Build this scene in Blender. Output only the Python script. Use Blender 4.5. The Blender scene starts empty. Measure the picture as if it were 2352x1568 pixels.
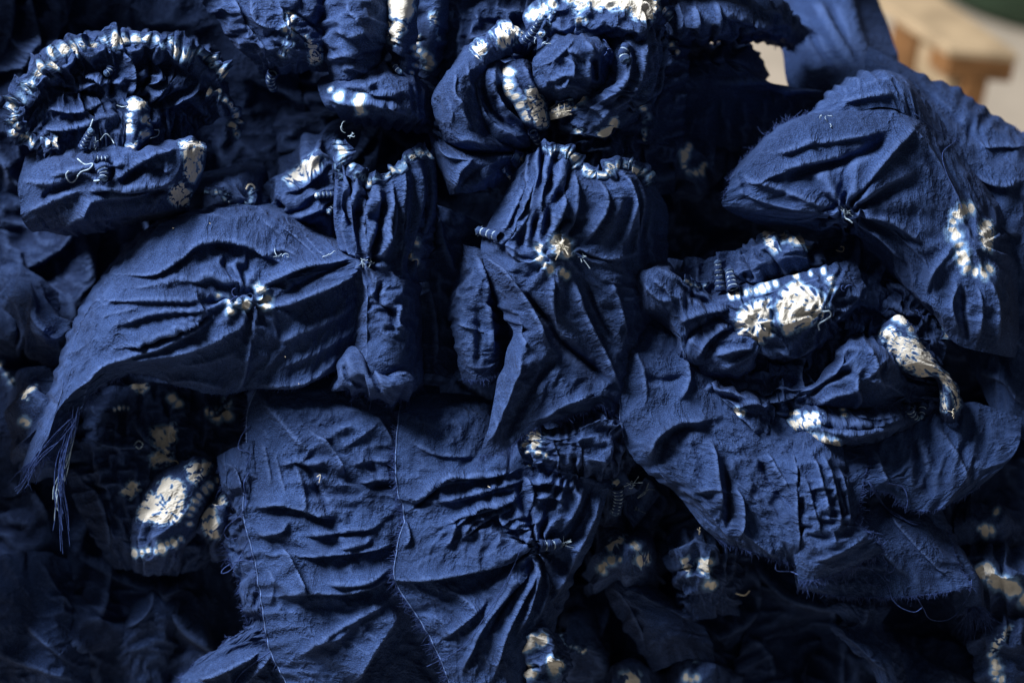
# A heap of indigo stitch-resist cloths, close up, window light from the upper left.
import bpy, math, random
import numpy as np
from mathutils import Matrix, Vector
from concurrent.futures import ThreadPoolExecutor

S = bpy.context.scene
COL = S.collection
# ------------------------------------------------------------------ camera
PITCH = math.radians(40.0)          # looking down on the heap
D0 = 1.25                           # metres from the lens to the face of the heap
W, H = 2352.0, 1568.0               # units of the plan the heap is laid out in
PX = 0.9 / W                        # metres per plan unit on the face of the heap
cam_d = bpy.data.cameras.new('camera')
cam = bpy.data.objects.new('camera', cam_d)
COL.objects.link(cam)
S.camera = cam
cam_d.lens = 50.0
cam_d.sensor_width = 36.0
cam_d.clip_start = 0.02
cam_d.clip_end = 60.0
cam_d.dof.use_dof = True
cam_d.dof.focus_distance = D0 - 35 * PX
cam_d.dof.aperture_fstop = 1.8
cam.location = (0.0, -0.95, 1.52)
cam.rotation_euler = (math.pi / 2 - PITCH, 0, 0)
CM = Matrix.Translation(cam.location) @ cam.rotation_euler.to_matrix().to_4x4()
CR = np.array(CM.to_3x3()); CT = np.array(CM.translation)

# ------------------------------------------------------------------ light: one big window, dim room
wd = bpy.data.worlds.new('World'); S.world = wd; wd.use_nodes = True
bg = wd.node_tree.nodes['Background']
bg.inputs[0].default_value = (1.0, 0.97, 0.94, 1)
bg.inputs[1].default_value = 0.10
HEART = CR @ np.array([0, 0, -D0]) + CT


def window(name, direction, dist, size, power, color):
    """a rectangular window lamp in the direction (right, up, towards viewer) from the heap"""
    d = np.array(direction, float); d /= np.linalg.norm(d)
    p = HEART + CR @ d * dist
    ld = bpy.data.lights.new(name, 'AREA'); ld.shape = 'RECTANGLE'
    ld.size, ld.size_y = size; ld.energy = power; ld.color = color
    lo = bpy.data.objects.new(name, ld); COL.objects.link(lo)
    lo.location = p
    lo.rotation_euler = Vector(HEART - p).to_track_quat('-Z', 'Y').to_euler()
    return lo


window('window_light', (-0.70, 0.86, 0.44), 3.2, (1.25, 1.25), 335, (1.0, 0.975, 0.95))

S.render.engine = 'CYCLES'
S.view_settings.view_transform = 'Standard'
S.view_settings.look = 'None'
S.view_settings.exposure = 0.0
S.view_settings.gamma = 1.0
S.view_settings.use_curve_mapping = False
S.cycles.max_bounces = 4
S.cycles.diffuse_bounces = 2
S.cycles.use_denoising = True


# ------------------------------------------------------------------ plan -> world
def world(p):
    p = np.asarray(p, np.float64)
    z = D0 - p[..., 2] * PX
    c = np.stack([(p[..., 0] - W / 2) * PX * z / D0, (H / 2 - p[..., 1]) * PX * z / D0, -z], -1)
    return c @ CR.T + CT


# ------------------------------------------------------------------ materials
def nt(name):
    m = bpy.data.materials.new(name); m.use_nodes = True
    t = m.node_tree
    return m, t, t.nodes, t.links, t.nodes['Principled BSDF']


def cloth_material(name, dark, mid, undyed=(0.56, 0.555, 0.525)):
    """woven cotton: the indigo dye (attribute 'dye' = undyed share, 'crack' = dye seeped along creases)"""
    m, t, N, L, B = nt(name)
    uv = N.new('ShaderNodeUVMap'); uv.uv_map = 'UVMap'

    def attr(a):
        n = N.new('ShaderNodeAttribute'); n.attribute_name = a; return n.outputs['Fac']

    def noise(scale, detail=3, rough=.55, src=None):
        n = N.new('ShaderNodeTexNoise'); n.inputs['Scale'].default_value = scale
        n.inputs['Detail'].default_value = detail; n.inputs['Roughness'].default_value = rough
        L.new(src or uv.outputs[0], n.inputs['Vector']); return n.outputs['Fac']

    def math_(op, a, b=None, c=None, clamp=False):
        n = N.new('ShaderNodeMath'); n.operation = op; n.use_clamp = clamp
        for i, v in enumerate((a, b, c)):
            if v is None: continue
            if isinstance(v, (int, float)): n.inputs[i].default_value = v
            else: L.new(v, n.inputs[i])
        return n.outputs[0]

    def mapr(v, a, b, c, d, smooth=True):
        n = N.new('ShaderNodeMapRange'); n.interpolation_type = 'SMOOTHSTEP' if smooth else 'LINEAR'
        L.new(v, n.inputs[0])
        for i, x in zip((1, 2, 3, 4), (a, b, c, d)): n.inputs[i].default_value = x
        return n.outputs[0]

    def mix(f, a, b):
        n = N.new('ShaderNodeMix'); n.data_type = 'RGBA'
        L.new(f, n.inputs['Factor'])
        for k, v in (('A', a), ('B', b)):
            s = [i for i in n.inputs if i.name == k and i.type == 'RGBA'][0]
            if isinstance(v, tuple): s.default_value = v + (1,)
            else: L.new(v, s)
        return [o for o in n.outputs if o.type == 'RGBA'][0]

    # uneven dye: broad clouds and small specks, tone per cloth
    cl = noise(1.1, 4, .6)
    sp = noise(16, 3, .7)
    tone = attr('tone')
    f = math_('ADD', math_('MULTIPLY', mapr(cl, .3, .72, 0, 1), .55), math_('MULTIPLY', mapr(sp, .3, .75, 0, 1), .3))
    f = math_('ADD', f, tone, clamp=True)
    base = mix(f, dark, mid)
    grain = mapr(noise(46, 2, .7), .28, .74, .40, 1.58)
    gm = N.new('ShaderNodeVectorMath'); gm.operation = 'SCALE'
    L.new(base, gm.inputs[0]); L.new(grain, gm.inputs['Scale']); base = gm.outputs[0]
    # crests rubbed paler
    base = mix(math_('MULTIPLY', attr('worn'), math_('MULTIPLY_ADD', sp, .8, .1), clamp=True), base, (0.072, 0.130, 0.33))
    # resist pattern
    d = attr('dye')
    n1 = noise(7, 2, .5); n2 = noise(9, 1, .5)
    d2 = math_('ADD', d, math_('MULTIPLY', math_('SUBTRACT', n1, .5), math_('MULTIPLY', mapr(d, 0.02, .3, 0, 1), .75)))
    vo = N.new('ShaderNodeTexVoronoi'); vo.feature = 'DISTANCE_TO_EDGE'; vo.inputs['Scale'].default_value = 3.0
    mp = N.new('ShaderNodeMapping'); mp.inputs['Scale'].default_value = (1.0, 2.1, 1)
    wob = N.new('ShaderNodeVectorMath'); wob.operation = 'ADD'
    nv = N.new('ShaderNodeTexNoise'); nv.inputs['Scale'].default_value = 7
    L.new(uv.outputs[0], nv.inputs['Vector'])
    sc = N.new('ShaderNodeVectorMath'); sc.operation = 'SCALE'; sc.inputs['Scale'].default_value = .22
    L.new(nv.outputs['Color'], sc.inputs[0])
    L.new(uv.outputs[0], wob.inputs[0]); L.new(sc.outputs[0], wob.inputs[1])
    L.new(wob.outputs[0], mp.inputs[0]); L.new(mp.outputs[0], vo.inputs['Vector'])
    crack = math_('MULTIPLY', mapr(vo.outputs['Distance'], .03, .17, 1, 0), mapr(n2, .40, .56, 0., 1.))
    d3 = math_('SUBTRACT', d2, math_('MULTIPLY', crack, attr('crack')))
    base = mix(mapr(d3, .05, .46, 0, 1), base, (0.14, 0.26, 0.48))
    base = mix(mapr(d3, .42, .62, 0, 1), base, undyed)
    L.new(base, B.inputs['Base Color'])
    B.inputs['Roughness'].default_value = .92
    B.inputs['Specular IOR Level'].default_value = .12
    B.inputs['Sheen Weight'].default_value = .04
    B.inputs['Sheen Roughness'].default_value = .5
    B.inputs['Sheen Tint'].default_value = (.30, .42, .85, 1)
    # weave: two thread directions plus slubs
    wx = N.new('ShaderNodeTexWave'); wx.inputs['Scale'].default_value = 6.5; wx.inputs['Distortion'].default_value = 1.2
    wx.inputs['Detail Scale'].default_value = 4
    wy = N.new('ShaderNodeTexWave'); wy.bands_direction = 'Y'; wy.inputs['Scale'].default_value = 6.5; wy.inputs['Distortion'].default_value = 1.2
    wy.inputs['Detail Scale'].default_value = 4
    L.new(uv.outputs[0], wx.inputs['Vector']); L.new(uv.outputs[0], wy.inputs['Vector'])
    weave = math_('MAXIMUM', wx.outputs['Fac'], wy.outputs['Fac'])

    def crease(scale):
        n = math_('ABSOLUTE', math_('SUBTRACT', noise(scale, 2, .5), .5))
        return mapr(n, 0., .11, 1, 0, False)
    patch = mapr(noise(1.7, 2, .5), .36, .62, .15, 1.)
    crinkle = math_('ADD', math_('MULTIPLY', noise(5, 4, .65), .9), math_('MULTIPLY', patch, math_('ADD', math_('MULTIPLY', crease(3.2), .85), math_('MULTIPLY', crease(7.), .5))))
    hgt = math_('ADD', math_('MULTIPLY', weave, .10), math_('ADD', math_('MULTIPLY', noise(42, 2, .7), .42), math_('MULTIPLY', crinkle, 1.3)))
    bp = N.new('ShaderNodeBump'); bp.inputs['Strength'].default_value = .55; bp.inputs['Distance'].default_value = .0021
    L.new(hgt, bp.inputs['Height']); L.new(bp.outputs[0], B.inputs['Normal'])
    return m


INDIGO = cloth_material('indigo_cotton', (0.0100, 0.0220, 0.070), (0.0265, 0.058, 0.175))


def plain(name, color, rough=.9, noise_scale=60, amount=.35, bump=0.0):
    m, t, N, L, B = nt(name)
    tc = N.new('ShaderNodeTexCoord')
    n = N.new('ShaderNodeTexNoise'); n.inputs['Scale'].default_value = noise_scale; n.inputs['Detail'].default_value = 4
    L.new(tc.outputs['Object'], n.inputs['Vector'])
    r = N.new('ShaderNodeValToRGB')
    a = tuple(c * (1 - amount) for c in color); b = tuple(min(1, c * (1 + amount)) for c in color)
    r.color_ramp.elements[0].position = .3; r.color_ramp.elements[1].position = .72
    r.color_ramp.elements[0].color = a + (1,); r.color_ramp.elements[1].color = b + (1,)
    L.new(n.outputs['Fac'], r.inputs[0]); L.new(r.outputs[0], B.inputs['Base Color'])
    B.inputs['Roughness'].default_value = rough; B.inputs['Specular IOR Level'].default_value = .15
    if bump:
        bp = N.new('ShaderNodeBump'); bp.inputs['Strength'].default_value = .5; bp.inputs['Distance'].default_value = bump
        L.new(n.outputs['Fac'], bp.inputs['Height']); L.new(bp.outputs[0], B.inputs['Normal'])
    return m


FRAY = plain('indigo_yarn', (0.030, 0.058, 0.19), .95, 300, .6)
HEM = plain('rubbed_selvedge', (0.085, 0.15, 0.36), .95, 300, .5)
PALE = plain('pale_blue_thread', (0.30, 0.42, 0.58), .9, 200, .4)
CREAM = plain('undyed_thread', (0.62, 0.60, 0.52), .9, 200, .3)
# ------------------------------------------------------------------ sheet geometry
def catmull(P, x):
    """P (n,...), x fractional indices -> interpolated points"""
    P = np.asarray(P, np.float64); n = len(P)
    if n == 1: return np.repeat(P, len(x), 0)
    E = np.concatenate([2 * P[:1] - P[1:2], P, 2 * P[-1:] - P[-2:-1]])
    i = np.clip(np.floor(x).astype(int), 0, n - 2); f = (x - i)
    f = f.reshape((-1,) + (1,) * (P.ndim - 1))
    a, b, c, d = E[i], E[i + 1], E[i + 2], E[i + 3]
    return .5 * (2 * b + (c - a) * f + (2 * a - 5 * b + 4 * c - d) * f ** 2 + (3 * b - 3 * c + d - a) * f ** 3)


def resample(P, n):
    P = np.asarray(P, np.float64)
    m = max(64, 12 * len(P)); q = catmull(P, np.linspace(0, len(P) - 1, m))
    l = np.concatenate([[0], np.cumsum(np.linalg.norm(np.diff(q, axis=0), axis=1))])
    t = np.linspace(0, l[-1], n)
    return np.stack([np.interp(t, l, q[:, k]) for k in range(q.shape[1])], -1)


def vnoise(shape, cells, rng):
    """smooth noise grid, roughly -1..1, 'cells' = wavelengths down and across"""
    a = max(2, int(cells[0]) + 3); b = max(2, int(cells[1]) + 3)
    g = rng.standard_normal((a, b)) * .7
    r = catmull(g, np.linspace(.5, a - 1.5, shape[0]))
    return catmull(r.T, np.linspace(.5, b - 1.5, shape[1])).T


def loft(rows, step):
    R0 = [resample(r, 40) for r in rows]
    lu = max(np.linalg.norm(np.diff(r[:, :2], axis=0), axis=1).sum() for r in R0)
    lv = max(np.linalg.norm(np.diff(np.array([r[k] for r in R0])[:, :2], axis=0), axis=1).sum() for k in range(0, 40, 6))
    nu = int(np.clip(lu / step, 12, 330)); nv = int(np.clip(lv / step, 12, 330))
    G = np.array([resample(r, nu) for r in rows])
    ch = np.concatenate([[0], np.cumsum(np.linalg.norm(np.diff(G, axis=0), axis=2).mean(1))])
    x = np.interp(np.linspace(0, ch[-1], nv), ch, np.arange(len(rows)))
    return catmull(G, x), lu, lv


def regrid(G, nv, nu):
    G = catmull(G, np.linspace(0, len(G) - 1, nv))
    return np.swapaxes(catmull(np.swapaxes(G, 0, 1), np.linspace(0, G.shape[1] - 1, nu)), 0, 1)


def polydist(U, V, path):
    """distance and signed side of grid points to a polyline, and position along it 0..1"""
    P = resample(np.asarray(path, float)[:, :2], max(8, 5 * len(path)))
    best = np.full(U.shape, 1e9); side = np.zeros(U.shape); pos = np.zeros(U.shape)
    n = len(P) - 1
    for k in range(n):
        a, b = P[k], P[k + 1]; d = b - a; l2 = d @ d + 1e-9
        t = np.clip(((U - a[0]) * d[0] + (V - a[1]) * d[1]) / l2, 0, 1)
        ex = U - a[0] - t * d[0]; ey = V - a[1] - t * d[1]
        q = ex * ex + ey * ey
        m = q < best
        best = np.where(m, q, best); pos = np.where(m, (k + t) / n, pos)
        side = np.where(m, np.sign(ex * d[1] - ey * d[0]), side)   # + = left of travel seen on the plan's page
    return np.sqrt(best), side, pos


RS = 1.5
LEAN = .42


def ridge(G, path, amp, wa, wb=None):
    """a fold: crest along path, falling off over wa on one side, wb on the other"""
    wb = wa if wb is None else wb
    amp = amp * RS; wa, wb = wa * .76, wb * .76
    P = np.asarray(path, float); M = 4 * max(wa, wb)
    U, V = G[..., 0], G[..., 1]
    lo = P[:, :2].min(0) - M; hi = P[:, :2].max(0) + M
    box = (U > lo[0]) & (U < hi[0]) & (V > lo[1]) & (V < hi[1])
    if not box.any(): return
    u, v = U[box], V[box]
    d, s, t = polydist(u, v, P)
    w = np.where(s > 0, wa, wb)
    x = d / w
    prof = np.exp(-(np.sqrt(x * x + .03) - .173) * 1.3) - .006
    ends = np.clip(np.minimum(t, 1 - t) / .22, 0, 1); ends = ends * ends * (3 - 2 * ends)
    taper = .15 + .85 * ends
    k = amp * np.maximum(prof, 0) * taper
    G[..., 2][box] += k
    if amp > 0:                            # the crest flops over, downwards
        t0 = P[-1, :2] - P[0, :2]; q = np.array([-t0[1], t0[0]]); q /= np.linalg.norm(q) + 1e-9
        if q @ np.array([.6, .8]) < 0: q = -q
        k = np.clip(k, 0, 40) * LEAN
        G[..., 0][box] += q[0] * k; G[..., 1][box] += q[1] * k


def pinch(G, u, v, r, s, dh=0., amp=0., n=9, seed=0):
    """cloth tied or drawn together at a point: pulled in, radiating folds"""
    U, V = G[..., 0] - u, G[..., 1] - v
    d = np.hypot(U, V); th = np.arctan2(V, U)
    f = np.exp(-(d / r) ** 2)
    rg = np.random.default_rng(seed)
    ph = rg.uniform(0, 6.3, 4)
    wv = np.cos(n * th + ph[0] + 1.2 * np.sin(2 * th + ph[1])) + .5 * np.cos((2 * n - 3) * th + ph[2] + np.sin(3 * th + ph[3]))
    fall = np.exp(-(d / (1.3 * r)) ** 2) * (1 - np.exp(-(d / (.28 * r)) ** 2))
    G[..., 2] += amp * wv * fall + dh * np.exp(-(d / (.45 * r)) ** 2)
    G[..., 0] -= U * s * f; G[..., 1] -= V * s * f


def relax(T, rest, eu, ev, kf, kb, iters, rng, amp):
    """cloth with spare length eu/ev on a soft bed: buckles into natural wrinkles"""
    T = T.astype(np.float32); Rr = rest.astype(np.float32)
    nv, nu, _ = T.shape
    X = T.copy()
    X[..., 2] += (amp * vnoise((nv, nu), (nv / 4, nu / 4), rng) + .5 * amp * vnoise((nv, nu), (nv / 2.2, nu / 2.2), rng)).astype(np.float32)
    eu = np.broadcast_to(np.asarray(eu, np.float32), (nv, nu)); ev = np.broadcast_to(np.asarray(ev, np.float32), (nv, nu))
    Ln = lambda a: np.sqrt((a * a).sum(-1))
    mx = lambda f: np.maximum(Ln(f(Rr)), Ln(f(T)))
    Lu = mx(lambda a: a[:, 1:] - a[:, :-1]) * (1 + eu[:, 1:]); Lv = mx(lambda a: a[1:] - a[:-1]) * (1 + ev[1:])
    ea = 1 + .5 * (eu + ev)[1:, 1:]
    La = mx(lambda a: a[1:, 1:] - a[:-1, :-1]) * ea; Lb = mx(lambda a: a[1:, :-1] - a[:-1, 1:]) * ea
    Vl = np.zeros_like(X); st = .23
    kf3 = np.array([kf * .6, kf * .6, kf], np.float32)

    def con(A, B, L0, C, sa, sb, k):
        d = B - A; l = np.sqrt((d * d).sum(-1)) + 1e-6
        c = (k * (1 - L0 / l))[..., None] * d
        C[sa] += c; C[sb] -= c
    s_ = slice
    for it in range(iters):
        C = kf3 * (T - X)
        con(X[:, :-1], X[:, 1:], Lu, C, (s_(None), s_(0, -1)), (s_(None), s_(1, None)), .5)
        con(X[:-1], X[1:], Lv, C, (s_(0, -1),), (s_(1, None),), .5)
        con(X[:-1, :-1], X[1:, 1:], La, C, (s_(0, -1), s_(0, -1)), (s_(1, None), s_(1, None)), .3)
        con(X[:-1, 1:], X[1:, :-1], Lb, C, (s_(0, -1), s_(1, None)), (s_(1, None), s_(0, -1)), .3)
        b = kb * (X[:, :-2] - 2 * X[:, 1:-1] + X[:, 2:])
        C[:, 1:-1] += b; C[:, :-2] -= .5 * b; C[:, 2:] -= .5 * b
        b = kb * (X[:-2] - 2 * X[1:-1] + X[2:])
        C[1:-1] += b; C[:-2] -= .5 * b; C[2:] -= .5 * b
        b = .5 * kb * (X[:-2, :-2] - 2 * X[1:-1, 1:-1] + X[2:, 2:])
        C[1:-1, 1:-1] += b; C[:-2, :-2] -= .5 * b; C[2:, 2:] -= .5 * b
        b = .5 * kb * (X[:-2, 2:] - 2 * X[1:-1, 1:-1] + X[2:, :-2])
        C[1:-1, 1:-1] += b; C[:-2, 2:] -= .5 * b; C[2:, :-2] -= .5 * b
        Vl = .86 * Vl + st * C
        sp = np.abs(Vl).max()
        if sp > 4: Vl *= 4 / sp
        X += Vl
    return X.astype(np.float64)


def crumple(G, wl, amp, step, rng):
    """sharp irregular creases: ridged noise on a warped sheet"""
    nv, nu, _ = G.shape
    c = wl / step
    out = np.zeros((nv, nu))
    for k in range(2):
        n = vnoise((nv, nu), (nv / c, nu / c * (.6 if k else 1.)), rng)
        r = np.exp(-np.abs(n) * 4.5)
        m = np.clip(vnoise((nv, nu), (nv / c / 2.5, nu / c / 2.5), rng) + .35, 0, 1.3)
        out += r * m * (1 if k else -.8)
    G[..., 2] += amp * (out - out.mean())


def polymask(U, V, poly, soft):
    """1 inside, 0 outside, soft edge"""
    P = np.asarray(poly, float); ins = np.zeros(U.shape, bool)
    for k in range(len(P)):
        a, b = P[k], P[(k + 1) % len(P)]
        c = ((a[1] > V) != (b[1] > V)) & (U < (b[0] - a[0]) * (V - a[1]) / (b[1] - a[1] + 1e-9) + a[0])
        ins ^= c
    best = np.full(U.shape, 1e9)
    for k in range(len(P)):
        a, b = P[k], P[(k + 1) % len(P)]; d = b - a
        t = np.clip(((U - a[0]) * d[0] + (V - a[1]) * d[1]) / (d @ d + 1e-9), 0, 1)
        best = np.minimum(best, (U - a[0] - t * d[0]) ** 2 + (V - a[1] - t * d[1]) ** 2)
    sd = np.sqrt(best) * np.where(ins, 1, -1)
    return np.clip(.5 + .5 * sd / soft, 0, 1)


def ribs(U, V, c, n, rg):
    """dye that crept in along pleats: broken lines radiating from a point"""
    th = np.arctan2(V - c[1], U - c[0]); r = np.hypot(U - c[0], V - c[1])
    x = th * n / 6.283 + .25 * np.sin(3 * th + c[0])
    k = np.floor(x).astype(int) % 97; f = np.abs(x - np.floor(x) - .5) * 6.283 / n * np.maximum(r, 8)   # plan units off the rib
    ph = rg.uniform(0, 6.3, 97)[k]; fr = rg.uniform(.10, .24, 97)[k]; w = rg.uniform(1.8, 3.6, 97)[k]
    return np.exp(-(f / w) ** 2) * np.clip(.35 + .9 * np.sin(r * fr + ph), 0, 1)


def paint(G, items, seed):
    U, V = G[..., 0], G[..., 1]
    dye = np.zeros(U.shape); crack = np.zeros(U.shape)
    rg = np.random.default_rng(seed)
    for it in items:
        k = it[0]
        if k == 'poly':                    # ('poly', pts, soft, value, crack)
            P = np.asarray(it[1], float); it = it[:2] + (it[2] * 1.35,) + it[3:]; m = 3 * it[2]
            bx = (U > P[:, 0].min() - m) & (U < P[:, 0].max() + m) & (V > P[:, 1].min() - m) & (V < P[:, 1].max() + m)
            if bx.any():
                q = polymask(U[bx], V[bx], P, it[2])
                if len(it) > 5: q = q - .9 * ribs(U[bx], V[bx], it[5][:2], it[5][2], rg) * (q > .3)
                dye[bx] = np.maximum(dye[bx], q * it[3]); crack[bx] = np.maximum(crack[bx], (q > .05) * it[4] * 1.9)
        elif k == 'dots':                  # ('dots', path, n, radius)
            P = resample(np.asarray(it[1], float)[:, :2], it[2]); r = it[3]
            tan = np.gradient(P, axis=0); tan /= np.linalg.norm(tan, axis=1)[:, None] + 1e-9
            for j, p in enumerate(P):
                p = p + rg.normal(0, r * .3, 2); rr = r * rg.uniform(.6, 1.25)
                bx = (abs(U - p[0]) < 4 * rr) & (abs(V - p[1]) < 4 * rr)
                if not bx.any(): continue
                eu = U[bx] - p[0]; ev = V[bx] - p[1]
                a = eu * tan[j, 0] + ev * tan[j, 1]; b = -eu * tan[j, 1] + ev * tan[j, 0]
                q = np.exp(-((a / rr) ** 2 + (b / (1.5 * rr)) ** 2)) * rg.uniform(.65, 1.2)
                dye[bx] = np.maximum(dye[bx], q)
    return dye, crack


# ------------------------------------------------------------------ objects
def meshobj(name, co, faces_q=None, faces=None, mat=None, attrs=None, uv=None, origin=None, smooth=True):
    """co in world metres; quads as an (n,4) array or a generic face array (n,k)"""
    F = np.asarray(faces_q if faces_q is not None else faces, np.int32)
    me = bpy.data.meshes.new(name)
    o0 = np.zeros(3) if origin is None else np.asarray(origin)
    me.vertices.add(len(co)); me.vertices.foreach_set('co', (co - o0).astype(np.float32).ravel())
    n, k = F.shape
    me.loops.add(n * k); me.loops.foreach_set('vertex_index', F.ravel())
    me.polygons.add(n)
    me.polygons.foreach_set('loop_start', np.arange(0, n * k, k, dtype=np.int32))
    me.polygons.foreach_set('loop_total', np.full(n, k, np.int32))
    me.polygons.foreach_set('use_smooth', np.full(n, smooth))
    me.update()
    if uv is not None:
        l = me.uv_layers.new(name='UVMap')
        l.data.foreach_set('uv', uv[F.ravel()].astype(np.float32).ravel())
    for a, v in (attrs or {}).items():
        at = me.attributes.new(a, 'FLOAT', 'POINT'); at.data.foreach_set('value', v.astype(np.float32).ravel())
    if mat: me.materials.append(mat)
    ob = bpy.data.objects.new(name, me); COL.objects.link(ob)
    ob.location = o0
    return ob


def grid_faces(nv, nu, close_u=False):
    i = np.arange(nv - 1)[:, None]; j = np.arange(nu if close_u else nu - 1)[None]
    a = i * nu + j; b = i * nu + (j + 1) % nu
    return np.stack([a, a + nu, b + nu, b], -1).reshape(-1, 4)


def thing(name, label, cat, at, group=None):
    e = bpy.data.objects.new(name, None); COL.objects.link(e); e.empty_display_size = .02
    e.location = world(np.array(at, float)); e['label'] = label; e['category'] = cat
    if group: e['group'] = group
    return e


def child(ob, parent):
    ob.parent = parent
    ob.location = ob.location - parent.location
    return ob


class Sheet:
    """one continuous piece of cloth: lofted rows -> traced folds -> natural wrinkles"""
    def __init__(s, rows, step=3.6, ridges=(), pinches=(), e=(.04, .04), fine=(.025, .025), kf=.005, kb=.0028, kf2=.007, kb2=.004,
                 it=(150, 80), seed=1, dye=(), tone=0., mod=None, spots=(), name='sheet', worn=1., noise=2.5, sc=3, dz=0., calm=1., cr=1., skirt=0., tilt=0.):
        s.__dict__.update(locals())

    def build(s):
        rng = np.random.default_rng(s.seed)
        if s.skirt:                      # the cloth runs on, outwards and down into the heap
            R = [np.asarray(r, float) for r in s.rows]
            m = np.concatenate(R).mean(0)
            R = [np.concatenate([[2 * r[0] - r[1] - [0, 0, s.skirt]], r, [2 * r[-1] - r[-2] - [0, 0, s.skirt]]]) for r in R]
            up = lambda r, d: np.stack([m[0] + (r[:, 0] - m[0]) * 1.1, r[:, 1] + d, r[:, 2] - s.skirt], -1)
            R = [up(R[0], -34.)] + R + [up(R[-1], 34.)]
            jit = rng.normal(0, 1, (len(R), 2))
            s.rows = [r + np.concatenate([rng.normal(0, 7, (len(r), 2)), rng.normal(0, 6, (len(r), 1))], 1) for r in R]
        G, lu, lv = loft(s.rows, s.step)
        G[..., 2] += s.dz + s.tilt * (G[..., 1] - G[..., 1].mean())
        nv, nu, _ = G.shape
        cv, cu = max(10, nv // s.sc), max(10, nu // s.sc)
        T = regrid(G, cv, cu); rest = T.copy()
        A = T.copy()
        for p in s.pinches: pinch(A, *p)
        if s.mod: s.mod(A, np.linspace(0, 1, cu)[None], np.linspace(0, 1, cv)[:, None], rng)
        nz = lambda w: np.clip(1 + 1.3 * vnoise((cv, cu), (cv / w, cu / w), rng), 0, 3)
        eu = 1.5 * s.calm * s.e[0] * nz(11); ev = 1.5 * s.calm * s.e[1] * nz(11)
        for (u, v, r, a) in s.spots:
            f = a * np.exp(-((T[..., 0] - u) ** 2 + (T[..., 1] - v) ** 2) / r ** 2); eu += f; ev += f
        X = relax(A, rest, eu, ev, s.kf, s.kb, s.it[0], rng, s.noise)
        X = regrid(X, nv, nu)
        for r in s.ridges:
            ridge(X, *r[:4])
        crumple(X, 62, 6.5 * s.cr, s.step, rng); crumple(X, 32, 4.4 * s.cr, s.step, rng); crumple(X, 17, 2.5 * s.cr ** .7, s.step, rng)
        k = lambda: np.clip(vnoise((nv, nu), (nv / 22, nu / 22), rng) * 1.8 + .3, 0, 2.2)
        fu = s.calm * s.fine[0] * k(); fv = s.calm * s.fine[1] * k()
        for (u, v, r, a) in s.spots:
            f = .5 * a * np.exp(-((X[..., 0] - u) ** 2 + (X[..., 1] - v) ** 2) / r ** 2); fu += f; fv += f
        Y = relax(X, X, fu, fv, s.kf2, s.kb2, s.it[1], rng, .8)
        s.G = Y; s.nv, s.nu = nv, nu
        # convex crests are worn
        z = Y[..., 2]; c = np.zeros_like(z)
        q = 2
        c[q:-q, q:-q] = z[q:-q, q:-q] - .25 * (z[2 * q:, q:-q] + z[:-2 * q, q:-q] + z[q:-q, 2 * q:] + z[q:-q, :-2 * q])
        s.wornv = np.clip(c * .28, 0, .8) * s.worn
        s.dyev, s.crackv = paint(Y, s.dye, s.seed + 77)
        s.uvs = np.stack(np.meshgrid(np.linspace(0, lu, nu), np.linspace(0, lv, nv)), -1) / 100 + rng.uniform(0, 30, 2)
        return s

    def make(s, parent, origin):
        n = s.nv * s.nu
        ob = meshobj(s.name, world(s.G).reshape(-1, 3), grid_faces(s.nv, s.nu), mat=INDIGO,
                     attrs={'dye': s.dyev, 'crack': s.crackv, 'worn': s.wornv, 'tone': np.full(n, s.tone)},
                     uv=s.uvs.reshape(-1, 2), origin=origin)
        return child(ob, parent) if parent else ob

    def edge(s, which, a=0., b=1.):
        """boundary polyline (plan coords) and the outward direction"""
        G = s.G
        if which == 'left': E, I = G[:, 0], G[:, 4]
        elif which == 'right': E, I = G[:, -1], G[:, -5]
        elif which == 'top': E, I = G[0], G[4]
        else: E, I = G[-1], G[-5]
        i, j = int(a * (len(E) - 1)), int(b * (len(E) - 1)) + 1
        return E[i:j], (E - I)[i:j]


def tubes_mesh(paths, radii, sides=3):
    """many thin tubes in one vertex/face array; each path (n,3) in plan coords"""
    co, fa, base = [], [], 0
    for P, r in zip(paths, radii):
        P = np.asarray(P, float); n = len(P)
        t = np.gradient(P, axis=0); t /= np.linalg.norm(t, axis=1)[:, None] + 1e-9
        ref = np.where(np.abs(t[:, 2:3]) < .8, np.array([[0, 0, 1.]]), np.array([[1., 0, 0]]))
        a = np.cross(t, ref); a /= np.linalg.norm(a, axis=1)[:, None] + 1e-9
        b = np.cross(t, a)
        rr = np.broadcast_to(np.asarray(r, float), (n,))[:, None, None]
        ang = np.arange(sides) * 2 * math.pi / sides
        ring = P[:, None] + rr * (np.cos(ang)[None, :, None] * a[:, None] + np.sin(ang)[None, :, None] * b[:, None])
        co.append(ring.reshape(-1, 3)); fa.append(grid_faces(n, sides, True) + base); base += n * sides
    return np.concatenate(co), np.concatenate(fa)


def tubes(name, paths, radii, mat, parent, origin, sides=3, stuff=False):
    co, fa = tubes_mesh(paths, radii, sides)
    o = meshobj(name, world(co), fa, mat=mat, origin=origin)
    if stuff: o['kind'] = 'stuff'
    return child(o, parent) if parent else o


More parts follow.
